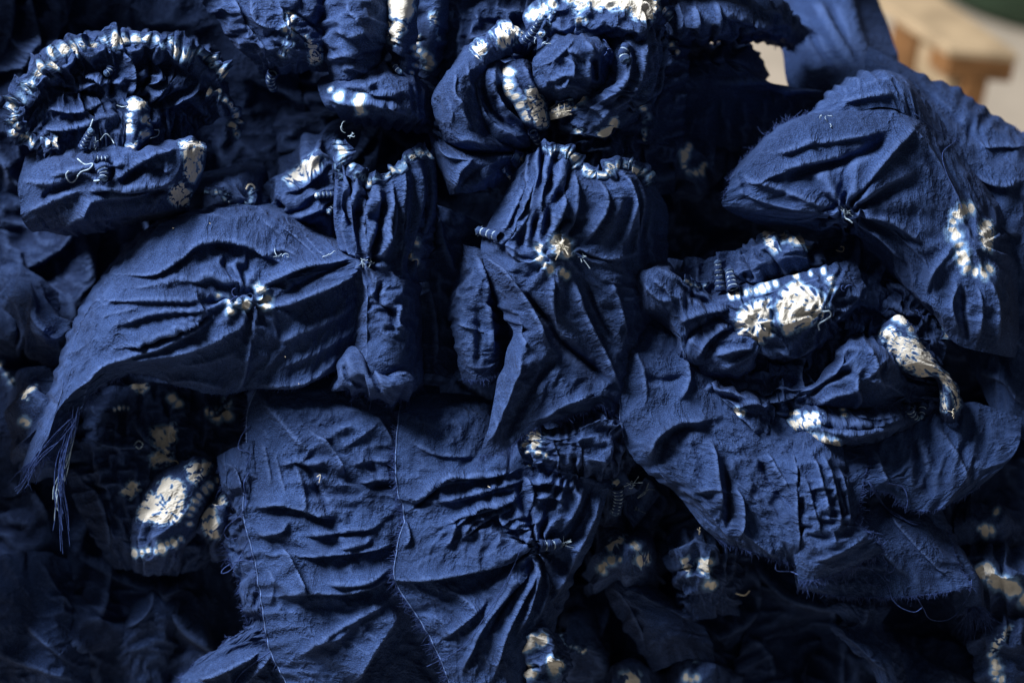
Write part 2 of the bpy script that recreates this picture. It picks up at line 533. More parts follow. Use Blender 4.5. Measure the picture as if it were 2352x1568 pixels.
def fringe(E, D, rng, per=.55, length=(8, 22), radius=(.45, .85), drop=.35):
    """frayed yarn ends along an edge"""
    l = np.linalg.norm(np.diff(E, axis=0), axis=1).sum(); n = max(3, int(l * per))
    P = resample(E, n); Dn = resample(D, n); Dn /= np.linalg.norm(Dn, axis=1)[:, None] + 1e-9
    clump = np.interp(np.linspace(0, 1, n), np.linspace(0, 1, max(4, n // 9)), rng.uniform(.15, 1.15, max(4, n // 9)))
    tang = np.gradient(P, axis=0); tang /= np.linalg.norm(tang, axis=1)[:, None] + 1e-9
    paths, rad = [], []
    for k in range(n):
        L = rng.uniform(*length) * clump[k]
        if L < 2: continue
        t = np.linspace(0, 1, 5)[:, None]
        d = Dn[k] + rng.normal(0, .35, 3) + tang[k] * rng.normal(0, .5)
        bend = rng.normal(0, .45, 3) + np.array([0, drop, -.25])
        p = P[k] - Dn[k] * 1.5 + L * (t * d + t * t * bend)
        r = rng.uniform(*radius)
        paths.append(p); rad.append(r * np.array([1, 1, .95, .8, .45]))
    return paths, rad


def curl(p, d, length, turns, rad, rng, n=26, lift=6):
    """a curled loose thread starting at p"""
    t = np.linspace(0, 1, n)
    ph = rng.uniform(0, 6.3)
    d = np.asarray(d, float); d = d / (np.linalg.norm(d) + 1e-9)
    q = np.array([-d[1], d[0]])
    x = length * t; y = rad * np.sin(turns * 6.28 * t + ph) * np.sqrt(t) ; x2 = rad * np.cos(turns * 6.28 * t + ph) * np.sqrt(t)
    u = p[0] + d[0] * (x + x2) + q[0] * y; v = p[1] + d[1] * (x + x2) + q[1] * y
    return np.stack([u, v, p[2] + lift * np.sin(math.pi * t) + 2 * rng.standard_normal(1) * t], -1)


def smoothpath(pts, n=30): return resample(np.asarray(pts, float), n)


SKEIN = []     # (sheet objects queued for threaded building)
# ------------------------------------------------------------------ cloth = thing with a sheet and its sewn, tied and frayed parts
CLOTHS = []


def cloth(name, label, sheets, extras=(), cat='cloth', group='indigo cloths in the heap', structure=False):
    CLOTHS.append(dict(name=name, label=label, sheets=sheets, extras=extras, cat=cat, group=group, structure=structure))


def height(sheets, U, V, rad=9.):
    """height of the topmost of these sheets over plan points"""
    out = np.full(len(U), np.nan)
    for i, (u, v) in enumerate(zip(U, V)):
        best = -1e9
        for s in sheets:
            G = s.G[::2, ::2]
            d = (G[..., 0] - u) ** 2 + (G[..., 1] - v) ** 2
            m = d < rad * rad
            if m.any(): best = max(best, G[..., 2][m].max())
        if best > -1e8: out[i] = best
    ok = ~np.isnan(out)
    if not ok.any(): return np.zeros(len(U))
    return np.interp(np.arange(len(U)), np.arange(len(U))[ok], out[ok])


def onto(sheets, path, n, lift, smooth=True):
    P = np.asarray(path, float)
    if P.shape[1] == 3: return resample(P, n) + np.array([0, 0, lift])
    Q = resample(P, n)
    h = height(sheets, Q[:, 0], Q[:, 1])
    if smooth and n > 6:
        k = np.ones(5) / 5; h = np.convolve(np.pad(h, 2, mode='edge'), k, 'valid')
    return np.stack([Q[:, 0], Q[:, 1], h + lift], -1)


def stitched_ring(parent, origin, sheets, path, n, w, hgt, rng, lift=2., white=1., closed=False):
    n = max(3, int(n * .95)); hgt = hgt * .3; w = w * 1.25
    """cloth gathered on a running stitch: a row of puffed pleats, undyed on their crests, drawn tight between"""
    m = n * 9
    P = onto(sheets, path, m, lift)
    t = np.gradient(P[:, :2], axis=0); t /= np.linalg.norm(t, axis=1)[:, None] + 1e-9
    q = np.stack([-t[:, 1], t[:, 0]], -1)
    na = 15
    x = np.linspace(-1, 1, na)
    s = np.linspace(0, n, m)
    # uneven pleats
    s = s + .26 * np.interp(s, np.arange(n + 1), rng.standard_normal(n + 1))
    k = np.clip(np.floor(s).astype(int), 0, n - 1); f = s - np.floor(s)
    amp = rng.uniform(.5, 1.25, n + 1)[k]; wid = w * np.interp(s, np.arange(n + 1), rng.uniform(.5, 1.4, n + 1))
    off = w * .28 * rng.standard_normal(n + 1)[k] * np.sin(math.pi * f)
    wh = np.clip(rng.normal(.62, .16, n + 1), .15, .9)[k] * white
    puff = np.abs(np.sin(math.pi * f)) ** .55
    G = np.zeros((m, na, 3)); dye = np.zeros((m, na)); crack = np.zeros((m, na))
    bell = np.clip(1 - x[None] ** 2, 0, 1) ** .7
    skew = .55 * np.sin(1.6 * x[None] + 3 * rng.standard_normal(n + 1)[k][:, None])
    G[..., :2] = P[:, None, :2] + q[:, None] * (x[None, :, None] * wid[:, None, None] + off[:, None, None]) + t[:, None] * (w * .35 * skew)[..., None]
    G[..., 2] = P[:, None, 2] + hgt * (amp[:, None] * (.1 + 1.0 * puff[:, None]) * bell - .8 * (1 - puff[:, None]) * bell) - .25 * hgt * (x[None] ** 4)
    G += np.stack([vnoise((m, na), (m / 6, 4), rng) * .9 for _ in range(3)], -1)
    core = np.exp(-((x[None] - .25 * rng.standard_normal(n + 1)[k][:, None]) / .52) ** 2) * puff[:, None] ** 1.0
    dye = 1.05 * wh[:, None] * core
    hole = np.exp(-(((f - .5) / .11) ** 2)[:, None] - ((x[None] - .05) / .16) ** 2)
    dye = dye - 1.0 * hole * (rng.uniform(0, 1, n + 1)[k] > .45)[:, None]
    uv = np.stack(np.meshgrid(np.linspace(0, 2 * w / 100, na), np.linspace(0, n * w / 160, m)), -1) + rng.uniform(0, 30, 2)
    o = meshobj('stitched_pleats', world(G).reshape(-1, 3), grid_faces(m, na), mat=INDIGO, uv=uv.reshape(-1, 2), origin=origin,
                attrs={'dye': dye.ravel(), 'crack': crack.ravel() + .05, 'worn': np.zeros(m * na), 'tone': np.full(m * na, -.05)})
    return child(o, parent)


def bound_tip(parent, origin, sheets, path, r0, r1, rng, lift=6, wraps=7, pale=.6):
    """a horn of cloth wound round and round with thread"""
    n = 40; sides = 14
    P = onto(sheets, path, n, 0, True)
    P[:, 2] = np.linspace(P[0, 2], P[-1, 2], n) + lift * np.linspace(.2, 1, n)
    t = np.gradient(P, axis=0); t /= np.linalg.norm(t, axis=1)[:, None]
    a = np.cross(t, np.array([[0, 0, 1.]])); a /= np.linalg.norm(a, axis=1)[:, None] + 1e-9; b = np.cross(t, a)
    s = np.linspace(0, 1, n)
    seg = np.abs(np.sin(math.pi * s * wraps + .4)) ** .6
    r = (r0 + (r1 - r0) * s) * (.78 + .3 * seg)
    r[-3:] *= np.array([.85, .6, .12])
    ang = np.arange(sides) * 2 * math.pi / sides
    wob = 1 + .10 * np.sin(5 * ang + 3)[None] * rng.uniform(.5, 1, (n, 1))
    G = P[:, None] + (r[:, None] * wob)[..., None] * (np.cos(ang)[None, :, None] * a[:, None] + np.sin(ang)[None, :, None] * b[:, None])
    dye = np.repeat(np.clip((s - .75) * 2.2, 0, .55)[:, None], sides, 1) * pale + .12 * seg[:, None] * pale
    uv = np.stack(np.meshgrid(np.linspace(0, .4, sides), np.linspace(0, 1, n)), -1) + rng.uniform(0, 20, 2)
    body = child(meshobj('bound_tip', world(G).reshape(-1, 3), grid_faces(n, sides, True), mat=INDIGO, uv=uv.reshape(-1, 2), origin=origin,
                         attrs={'dye': dye.ravel(), 'crack': np.full(n * sides, .1), 'worn': np.zeros(n * sides), 'tone': np.zeros(n * sides)}), parent)
    # the winding, in the necks between segments
    hs = []
    for w_ in range(wraps):
        c = (w_ + 1 - .4 / math.pi) / wraps
        if c > .93: continue
        for dd in (-.012, .012):
            i = np.clip((c + dd) * (n - 1), 0, n - 1.001); j = int(i); ff = i - j
            p = P[j] * (1 - ff) + P[j + 1] * ff; rr = (r0 + (r1 - r0) * (c)) * .86
            th = np.linspace(0, 6.4, 15)
            hs.append(p + rr * (np.cos(th)[:, None] * a[j] + np.sin(th)[:, None] * b[j]) + t[j] * (th[:, None] / 6.3 - .5) * 2)
    if hs:
        co, fa = tubes_mesh(hs, [.95] * len(hs), 4)
        th_o = meshobj('binding_thread', world(co), fa, mat=PALE if pale > .3 else FRAY, origin=origin)
        th_o.parent = body; th_o.location = (0, 0, 0)
    return body


def finish():
    jobs = [s for c in CLOTHS for s in c['sheets']]
    with ThreadPoolExecutor(4) as ex: list(ex.map(lambda s: s.build(), jobs))
    for ci, c in enumerate(CLOTHS):
        rng = np.random.default_rng(1000 + ci)
        sh = c['sheets']
        allp = np.concatenate([s.G.reshape(-1, 3)[::7] for s in sh])
        lo = allp.mean(0); lo[1] = allp[:, 1].max(); lo[2] = allp[:, 2].min()
        root = thing(c['name'], c['label'], c['cat'], lo, c['group'])
        org = np.array(root.location)
        if c['structure']:                # unseen cloths added past the view to shade the heap
            for k in ('label', 'category', 'group'):
                if k in root: del root[k]
            root['kind'] = 'structure'
        for s in sh: s.make(root, org)
        fr = ([], [])
        for x in c['extras']:
            k, kw = x[0], (x[-1] if isinstance(x[-1], dict) else {})
            if k == 'fringe':
                E, D = sh[x[1]].edge(x[2], x[3], x[4]); p, r = fringe(E, D, rng, **kw); fr[0].extend(p); fr[1].extend(r)
            elif k == 'hem':
                E, D = sh[x[1]].edge(x[2], x[3], x[4]); tubes('selvedge', [E + np.array([0, 0, .6])], [x[5]], x[6], root, org, sides=5)
            elif k == 'ring':
                stitched_ring(root, org, sh, x[1], x[2], x[3], x[4], rng, **kw)
            elif k == 'tip':
                bound_tip(root, org, sh, x[1], x[2], x[3], rng, **kw)
            elif k == 'thread':           # ('thread', path, radius, material)
                p = onto(sh, x[1], max(14, 6 * len(x[1])), 2.5)
                tubes('loose_thread', [p], [x[2]], x[3], root, org, sides=5)
            elif k == 'curls':            # ('curls', n, (u,v), spread, length, material)
                ps = []
                for j in range(x[1]):
                    u, v = np.array(x[2]) + rng.normal(0, x[3], 2)
                    h = height(sh, [u], [v])[0]
                    a = rng.uniform(0, 6.3)
                    ps.append(curl((u, v, h + 1.5), (math.cos(a), math.sin(a)), x[4] * rng.uniform(.5, 1.2), rng.uniform(.4, 1.3), x[4] * .22, rng))
                for p in ps: tubes('loose_thread', [p], [kw.get('r', 1.0)], x[5], root, org, sides=4)
            elif k == 'strands':          # ('strands', path, n, spread, radius, material): a hank of yarn
                base = onto(sh, x[1], 16, 2)
                ps = []
                for j in range(x[2]):
                    a = rng.normal(0, x[3], 3); b = rng.normal(0, x[3] * 1.6, 3); t = np.linspace(0, 1, 16)[:, None]
                    q = base + a * (1 - t) + b * t + x[3] * .7 * np.sin(t * rng.uniform(3, 9) + rng.uniform(0, 6, 3))
                    ps.append(q[:rng.integers(9, 17)])
                tubes('yarn_tassel', ps, [x[4] * rng.uniform(.7, 1.2) for _ in ps], x[5], root, org, stuff=True)
            elif k == 'tuft':             # ('tuft', (u,v), n, length, material): cut yarn ends
                u, v = x[1]; h = height(sh, [u], [v])[0]
                ps, rs = [], []
                for j in range(x[2]):
                    a = rng.uniform(0, 6.3); L = x[3] * rng.uniform(.4, 1.1)
                    t = np.linspace(0, 1, 6)[:, None]; d = np.array([math.cos(a), math.sin(a), rng.uniform(.2, 1)])
                    ps.append(np.array([u, v, h]) + rng.normal(0, 2.5, 3) + L * (t * d + t * t * rng.normal(0, .5, 3))); rs.append(rng.uniform(.7, 1.2))
                o = tubes('cut_threads', ps, rs, x[4], root, org, stuff=True)
        if fr[0]: tubes('frayed_hem', fr[0], fr[1], FRAY, root, org, stuff=True)
# ------------------------------------------------------------------ the heap
def pleats(n, amp, t0=0., t1=1., skew=.4, sharp=.7, fade=.25, cols=(0., 1.)):
    """gathers running down the cloth from row t0 to t1"""
    def f(G, s, t, rng):
        nv, nu = G.shape[:2]
        ph = vnoise((nv, nu), (2.5, n * .4), rng) * skew * 1.5
        x = (s - cols[0]) / (cols[1] - cols[0])
        w = np.abs(np.sin(math.pi * (n * x + ph))) ** sharp - .5
        w = w * np.clip(1 + .9 * vnoise((nv, nu), (2.5, n * .5), rng), .1, 2.2)
        env = np.clip((t - t0) / fade + 1, 0, 1) * np.clip((t1 - t) / fade, 0, 1)
        cl = np.clip(np.minimum(x, 1 - x) / .12, 0, 1)
        G[..., 2] += amp * w * env * cl
    return f


# ---- deep layer: cloths that fill the hollows, dark tone both dye and painted shade
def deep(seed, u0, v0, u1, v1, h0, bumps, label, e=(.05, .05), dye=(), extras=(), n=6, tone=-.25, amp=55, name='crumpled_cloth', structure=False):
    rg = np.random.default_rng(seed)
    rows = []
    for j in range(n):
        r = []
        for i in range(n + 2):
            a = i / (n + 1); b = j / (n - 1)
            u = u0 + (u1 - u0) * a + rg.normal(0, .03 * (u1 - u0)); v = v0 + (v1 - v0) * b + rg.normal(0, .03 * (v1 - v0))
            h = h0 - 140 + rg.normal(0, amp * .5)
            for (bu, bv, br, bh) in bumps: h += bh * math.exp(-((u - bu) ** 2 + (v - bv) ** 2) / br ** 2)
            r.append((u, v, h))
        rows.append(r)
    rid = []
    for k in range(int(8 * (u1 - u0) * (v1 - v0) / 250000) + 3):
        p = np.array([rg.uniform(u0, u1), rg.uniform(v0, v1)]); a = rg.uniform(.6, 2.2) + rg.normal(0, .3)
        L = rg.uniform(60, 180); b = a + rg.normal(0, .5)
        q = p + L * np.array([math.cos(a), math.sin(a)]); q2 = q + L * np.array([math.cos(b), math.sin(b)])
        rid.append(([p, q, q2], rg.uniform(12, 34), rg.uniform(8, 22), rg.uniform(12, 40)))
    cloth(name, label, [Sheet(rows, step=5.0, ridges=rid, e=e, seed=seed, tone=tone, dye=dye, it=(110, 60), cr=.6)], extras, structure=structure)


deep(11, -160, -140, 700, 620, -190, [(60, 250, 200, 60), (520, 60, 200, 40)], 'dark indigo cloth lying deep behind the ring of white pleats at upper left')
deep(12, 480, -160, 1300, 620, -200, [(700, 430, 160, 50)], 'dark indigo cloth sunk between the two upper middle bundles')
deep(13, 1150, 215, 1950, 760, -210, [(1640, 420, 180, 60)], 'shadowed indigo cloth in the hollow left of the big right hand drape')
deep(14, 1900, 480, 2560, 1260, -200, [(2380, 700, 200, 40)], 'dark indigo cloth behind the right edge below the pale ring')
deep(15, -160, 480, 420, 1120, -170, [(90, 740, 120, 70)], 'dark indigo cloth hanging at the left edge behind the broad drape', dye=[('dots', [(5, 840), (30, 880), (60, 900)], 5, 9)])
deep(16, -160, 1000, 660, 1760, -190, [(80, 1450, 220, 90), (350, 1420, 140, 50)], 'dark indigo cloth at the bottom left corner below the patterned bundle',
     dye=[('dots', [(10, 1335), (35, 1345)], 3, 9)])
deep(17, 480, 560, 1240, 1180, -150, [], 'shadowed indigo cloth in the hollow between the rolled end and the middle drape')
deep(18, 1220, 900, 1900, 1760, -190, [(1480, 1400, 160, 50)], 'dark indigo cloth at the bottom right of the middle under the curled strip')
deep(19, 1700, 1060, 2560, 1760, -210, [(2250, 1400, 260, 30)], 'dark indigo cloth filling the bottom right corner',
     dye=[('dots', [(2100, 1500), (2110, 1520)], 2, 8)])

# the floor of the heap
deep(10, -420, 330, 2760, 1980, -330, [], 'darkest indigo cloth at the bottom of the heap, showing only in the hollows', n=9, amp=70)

# ---- A: broad drape at left
A = Sheet([
    [(50, 1070, -60), (110, 900, -70), (190, 700, -90), (330, 530, -120), (480, 470, -140), (620, 470, -140), (740, 530, -110), (820, 590, -40)],
    [(70, 1058, -5), (135, 872, 5), (215, 698, 0), (350, 545, 5), (470, 500, 10), (600, 498, -10), (715, 560, 0), (825, 594, 40)],
    [(85, 1054, 12), (155, 872, 35), (262, 715, 55), (385, 630, 75), (480, 610, 65), (580, 612, 55), (700, 615, 55), (830, 600, 55)],
    [(95, 1050, 14), (170, 875, 45), (292, 765, 75), (415, 715, 88), (500, 695, 78), (570, 685, 70), (690, 648, 66), (832, 608, 60)],
    [(108, 1046, 10), (183, 890, 42), (290, 820, 72), (420, 775, 88), (520, 752, 84), (600, 730, 74), (700, 695, 58), (834, 625, 48)],
    [(122, 1042, 0), (192, 908, 25), (290, 846, 45), (420, 832, 60), (510, 830, 58), (610, 808, 50), (715, 775, 40), (836, 700, 20)],
    [(135, 1038, -15), (176, 935, 5), (296, 858, 15), (417, 884, 18), (500, 903, 16), (593, 887, 14), (690, 884, 12), (805, 828, 0)],
], step=3.2, seed=21, cr=0.65, calm=.6, e=(.03, .04), fine=(.03, .03), tone=.12, ridges=[
    ([(270, 629), (350, 622), (415, 588), (450, 558), (505, 548), (565, 558), (625, 588), (668, 612)], 17, 42, 8),
    ([(220, 687), (350, 684), (478, 684)], 11, 24, 7), ([(258, 750), (350, 716), (492, 702)], 12, 26, 7), ([(268, 797), (390, 757), (490, 710)], 22, 30, 8),
    ([(215, 838), (300, 806), (375, 786), (502, 722)], 14, 9, 14), ([(255, 828), (400, 806), (480, 780), (560, 744)], 17, 12, 30), ([(300, 800), (400, 768), (495, 716)], -12, 7, 7),
    ([(110, 975), (125, 931), (190, 866), (250, 816)], 16, 20, 12), ([(165, 975), (180, 930), (215, 850), (290, 815)], 12, 16, 10), ([(96, 1030), (118, 950), (145, 865)], 12, 12, 12), ([(150, 1020), (170, 960), (215, 900)], 10, 10, 10),
    ([(600, 655), (640, 622), (701, 598), (781, 583), (822, 545)], 24, 12, 22), ([(612, 706), (726, 664), (801, 628), (838, 596)], 20, 12, 14), ([(640, 682), (740, 630), (820, 596)], -12, 8, 8),
    ([(590, 884), (690, 878), (750, 842), (785, 806)], 12, 14, 10), ([(360, 880), (440, 872), (520, 892)], 8, 18, 12), ([(545, 900), (560, 850), (575, 770)], 10, 12, 10),
    ([(590, 590), (650, 570), (690, 590)], 6, 10, 8), ([(640, 505), (690, 545), (735, 590)], 10, 8, 10), ([(690, 520), (725, 560), (755, 590)], 12, 8, 8), ([(600, 500), (650, 540), (690, 580)], 7, 12, 8),
    ([(430, 646), (490, 636), (545, 650)], 9, 14, 7), ([(360, 655), (430, 640), (480, 650)], 6, 14, 7), ([(300, 660), (360, 650), (420, 620)], 6, 16, 8), ([(620, 790), (740, 740), (825, 690)], 8, 12, 14), ([(650, 840), (740, 800), (820, 750)], 6, 14, 12), ([(400, 840), (480, 830), (560, 800)], 6, 12, 12), ([(230, 740), (250, 720), (330, 700)], 5, 12, 8)],
    pinches=[(560, 682, 66, .22, 8, 6, 11, 3)], spots=[(560, 682, 62, .42)],
    dye=[('dots', [(505, 685), (530, 690), (560, 700)], 4, 11), ('dots', [(590, 650), (605, 680), (612, 705)], 4, 10), ('dots', [(525, 705), (530, 715)], 2, 8)])
cloth('draped_cloth', 'broad smooth indigo cloth draped at left, drawn into a small white flecked pucker', [A],
      [('fringe', 0, 'bottom', .02, .34, dict(per=.8, length=(10, 30))), ('fringe', 0, 'bottom', .34, 1., dict(per=.25, length=(3, 9))),
       ('fringe', 0, 'left', .1, 1., dict(per=.8, length=(10, 45), drop=.6)),
       ('curls', 3, (650, 590), 7, 26, PALE), ('curls', 2, (765, 580), 6, 26, PALE),
       ('thread', [(170, 985), (160, 1030), (150, 1070), (148, 1105)], 1.6, PALE), ('thread', [(175, 985), (163, 1035), (155, 1080), (146, 1110)], 1.3, PALE),
       ('thread', [(396, 523), (399, 525)], 1.3, CREAM), ('thread', [(481, 512), (483, 514)], 1.1, CREAM), ('thread', [(654, 818), (656, 820)], 1.1, CREAM), ('thread', [(685, 880), (687, 882)], 1.2, CREAM),
       ('curls', 3, (540, 690), 20, 30, FRAY),
       ('strands', [(172, 940), (165, 985), (145, 1050), (140, 1110), (146, 1170), (150, 1240)], 20, 7, 1.3, FRAY), ('strands', [(165, 960), (130, 1010), (95, 1050), (60, 1110), (40, 1130)], 9, 7, 1.1, FRAY),
       ('strands', [(170, 985), (160, 1030), (150, 1075), (146, 1100)], 4, 3, 1.7, PALE), ('strands', [(140, 1100), (130, 1125), (127, 1150), (126, 1190)], 5, 3, 1.7, PALE)])

# ---- tassel of tied threads at the tip of A
# ---- B: gathered cloth with stitched ring and rolled end
B = Sheet([
    [(768, 318, 10), (788, 372, 55), (828, 402, 70), (870, 414, 72), (915, 396, 62), (947, 372, 48), (992, 342, 5)],
    [(770, 400, 0), (795, 420, 58), (832, 440, 78), (872, 446, 78), (918, 430, 70), (950, 410, 52), (1000, 400, -20)],
    [(768, 490, -20), (800, 490, 50), (838, 490, 76), (878, 492, 80), (915, 490, 74), (948, 480, 55), (1000, 480, -30)],
    [(778, 560, -10), (808, 560, 50), (836, 562, 74), (866, 562, 80), (900, 562, 76), (932, 556, 55), (985, 550, -40)],
    [(800, 612, -10), (822, 606, 55), (838, 606, 72), (862, 612, 78), (894, 616, 78), (925, 616, 52), (968, 620, -40)],
    [(806, 680, -20), (832, 672, 55), (850, 668, 84), (884, 664, 96), (920, 662, 86), (944, 668, 40), (966, 680, -50)],
    [(808, 770, -20), (834, 765, 58), (854, 762, 88), (886, 760, 100), (922, 762, 86), (946, 768, 38), (968, 780, -50)],
    [(806, 850, -20), (834, 845, 58), (856, 845, 88), (888, 845, 98), (924, 845, 84), (950, 845, 38), (972, 850, -50)],
    [(806, 890, -40), (834, 885, 30), (856, 886, 50), (888, 888, 55), (924, 885, 45), (950, 880, 10), (972, 870, -60)]],
    step=2.9, seed=22, calm=.5, cr=.6, e=(.05, .03), fine=(.03, .02), tone=.1, mod=pleats(7, 24, 0, .52, fade=.12, skew=.5),
    pinches=[(832, 600, 45, .25, 0, 12, 7, 5)], spots=[(900, 720, 70, .08)],
    ridges=[([(815, 590), (800, 500), (795, 400)], 14, 14, 6), ([(832, 590), (830, 500), (835, 420)], 14, 14, 6), ([(850, 590), (862, 500), (870, 425)], 14, 14, 6), ([(880, 600), (890, 500), (900, 410)], 14, 14, 6), ([(915, 600), (920, 500), (930, 390)], 14, 14, 6), ([(838, 640), (834, 740), (836, 850)], 14, 8, 16), ([(880, 640), (870, 680), (900, 720), (905, 760)], -18, 10, 10), ([(850, 660), (875, 690), (900, 700)], 12, 9, 9),
            ([(920, 700), (910, 740), (930, 760)], 12, 10, 8), ([(860, 500), (845, 560), (832, 600)], 14, 8, 8), ([(905, 450), (900, 530), (870, 590)], 14, 9, 9),
            ([(880, 470), (868, 540), (850, 590)], -14, 7, 7), ([(925, 480), (920, 560), (915, 610)], -12, 8, 8)])
B2 = Sheet([
    [(762, 880, -30), (785, 832, 20), (810, 808, 40), (840, 830, 60), (880, 850, 80), (925, 846, 70), (965, 830, 0)],
    [(765, 888, 0), (790, 846, 60), (818, 826, 78), (846, 848, 92), (884, 862, 104), (928, 860, 86), (966, 850, 0)],
    [(770, 892, 10), (798, 868, 76), (826, 856, 92), (856, 872, 104), (890, 880, 108), (930, 876, 88), (968, 866, 0)],
    [(775, 895, 0), (805, 888, 60), (832, 886, 82), (862, 898, 90), (894, 904, 88), (930, 896, 70), (966, 880, -10)],
    [(778, 890, -40), (808, 898, 5), (836, 904, 25), (866, 914, 30), (897, 920, 25), (930, 910, 10), (964, 890, -40)]],
    step=2.9, seed=23, e=(.10, .06), fine=(.05, .04), tone=.1, name='rolled_end', ridges=[
    ([(845, 830), (860, 870), (880, 910)], -16, 8, 8), ([(790, 830), (800, 870), (840, 890)], -14, 8, 8), ([(865, 845), (900, 856), (940, 850)], 12, 8, 8)])
cloth('gathered_cloth', 'indigo cloth gathered under a white stitched rim, falling in pleats to a rolled end', [B, B2],
      [('ring', [(778, 318), (790, 365), (822, 398), (866, 414), (905, 396), (936, 366), (985, 340)], 17, 15, 12),
       ('ring', [(776, 350), (772, 380), (778, 410)], 4, 10, 8, dict(white=.8)),
       ('fringe', 1, 'bottom', 0, 1, dict(per=1.0, length=(6, 18))), ('curls', 4, (800, 310), 8, 26, PALE), ('tuft', (832, 598), 9, 16, PALE), ('tuft', (850, 602), 5, 10, PALE)])

# ---- C: middle drape
C = Sheet([
    [(1180, 402, -30), (1240, 346, 20), (1300, 358, 42), (1350, 388, 55), (1400, 398, 52), (1445, 388, 40), (1505, 428, -20)],
    [(1150, 462, -30), (1210, 440, 40), (1280, 440, 70), (1340, 446, 78), (1400, 450, 74), (1460, 452, 56), (1530, 480, -50)],
    [(1112, 540, -20), (1180, 545, 52), (1250, 556, 86), (1290, 556, 94), (1350, 552, 82), (1430, 556, 58), (1530, 560, -60)],
    [(1112, 600, 0), (1175, 622, 60), (1240, 618, 88), (1290, 612, 96), (1350, 620, 76), (1430, 640, 50), (1525, 650, -60)],
    [(1140, 690, 0), (1195, 700, 62), (1250, 706, 84), (1310, 710, 74), (1370, 715, 56), (1435, 720, 40), (1505, 740, -60)],
    [(1172, 770, 20), (1205, 780, 66), (1250, 790, 80), (1305, 800, 62), (1365, 810, 44), (1425, 820, 30), (1480, 840, -60)],
    [(1140, 880, 35), (1175, 882, 84), (1225, 884, 84), (1290, 884, 60), (1350, 886, 46), (1405, 900, 30), (1460, 930, -50)],
    [(1118, 975, 45), (1155, 968, 80), (1215, 945, 78), (1280, 930, 62), (1340, 920, 52), (1395, 918, 30), (1450, 980, -40)],
    [(1104, 1038, 50), (1155, 1028, 66), (1215, 988, 68), (1275, 962, 62), (1335, 946, 52), (1388, 936, 30), (1446, 1040, -40)]],
    step=3.2, seed=24, cr=0.7, dz=12, calm=.6, e=(.04, .04), fine=(.028, .028), tone=.02, mod=pleats(9, 22, 0, .38, fade=.14, skew=1.1),
    pinches=[(1283, 578, 60, .26, 22, 8, 11, 8)], spots=[(1283, 575, 48, .35)],
    ridges=[([(1239, 520), (1238, 440), (1262, 385)], 14, 14, 6), ([(1262, 545), (1290, 470), (1286, 430), (1302, 375)], 18, 20, 6), ([(1150, 560), (1190, 480), (1238, 385)], 18, 22, 7), ([(1340, 560), (1392, 470), (1372, 405)], 16, 24, 6), ([(1150, 540), (1175, 480), (1210, 410)], 14, 14, 6), ([(1300, 540), (1322, 470), (1318, 390)], 14, 14, 6), ([(1460, 560), (1460, 480), (1440, 400)], 14, 14, 6), ([(1194, 666), (1228, 705), (1261, 742), (1294, 790), (1350, 835), (1411, 885)], -48, 16, 20),
            ([(1115, 590), (1160, 648), (1205, 710), (1238, 770), (1262, 800)], 26, 20, 12), ([(1190, 735), (1185, 770), (1205, 800)], 22, 12, 14),
            ([(1268, 630), (1262, 690), (1272, 760)], 16, 10, 9), ([(1310, 630), (1335, 720), (1380, 810), (1425, 905)], 18, 12, 10), ([(1340, 640), (1375, 720), (1420, 800)], -14, 9, 9),
            ([(1200, 800), (1170, 880), (1140, 950), (1110, 1030)], 20, 22, 34), ([(1300, 805), (1240, 870), (1190, 950), (1160, 1020)], -20, 22, 26),
            ([(1365, 900), (1290, 925), (1230, 965)], 14, 22, 10), ([(1160, 560), (1190, 590), (1240, 600)], 10, 8, 8), ([(1120, 545), (1170, 560), (1210, 590)], 10, 10, 8),
            ([(1330, 570), (1400, 590), (1470, 580)], 9, 8, 8), ([(1220, 460), (1190, 520), (1150, 560)], 12, 9, 9), ([(1400, 640), (1420, 700), (1440, 780)], 10, 10, 10)],
    dye=[('dots', [(1280, 560), (1295, 575), (1300, 560)], 4, 12), ('dots', [(1240, 590), (1255, 610), (1280, 620), (1305, 632)], 5, 9), ('dots', [(1235, 570), (1245, 560)], 2, 7)])
cloth('draped_cloth', 'middle indigo cloth hanging from a white stitched line, tied at a white knot, pointed hem', [C],
      [('ring', [(1243, 342), (1300, 352), (1340, 384), (1385, 402), (1420, 380), (1462, 388), (1495, 428)], 22, 17, 13),
       ('fringe', 0, 'bottom', .0, .85, dict(per=.9, length=(5, 16))), ('tuft', (1290, 565), 26, 20, CREAM), ('tuft', (1338, 592), 8, 12, PALE), ('tuft', (1100, 535), 10, 13, PALE),
       ('tip', [(1150, 545), (1118, 535), (1094, 528)], 13, 9, dict(wraps=4, pale=.4))])

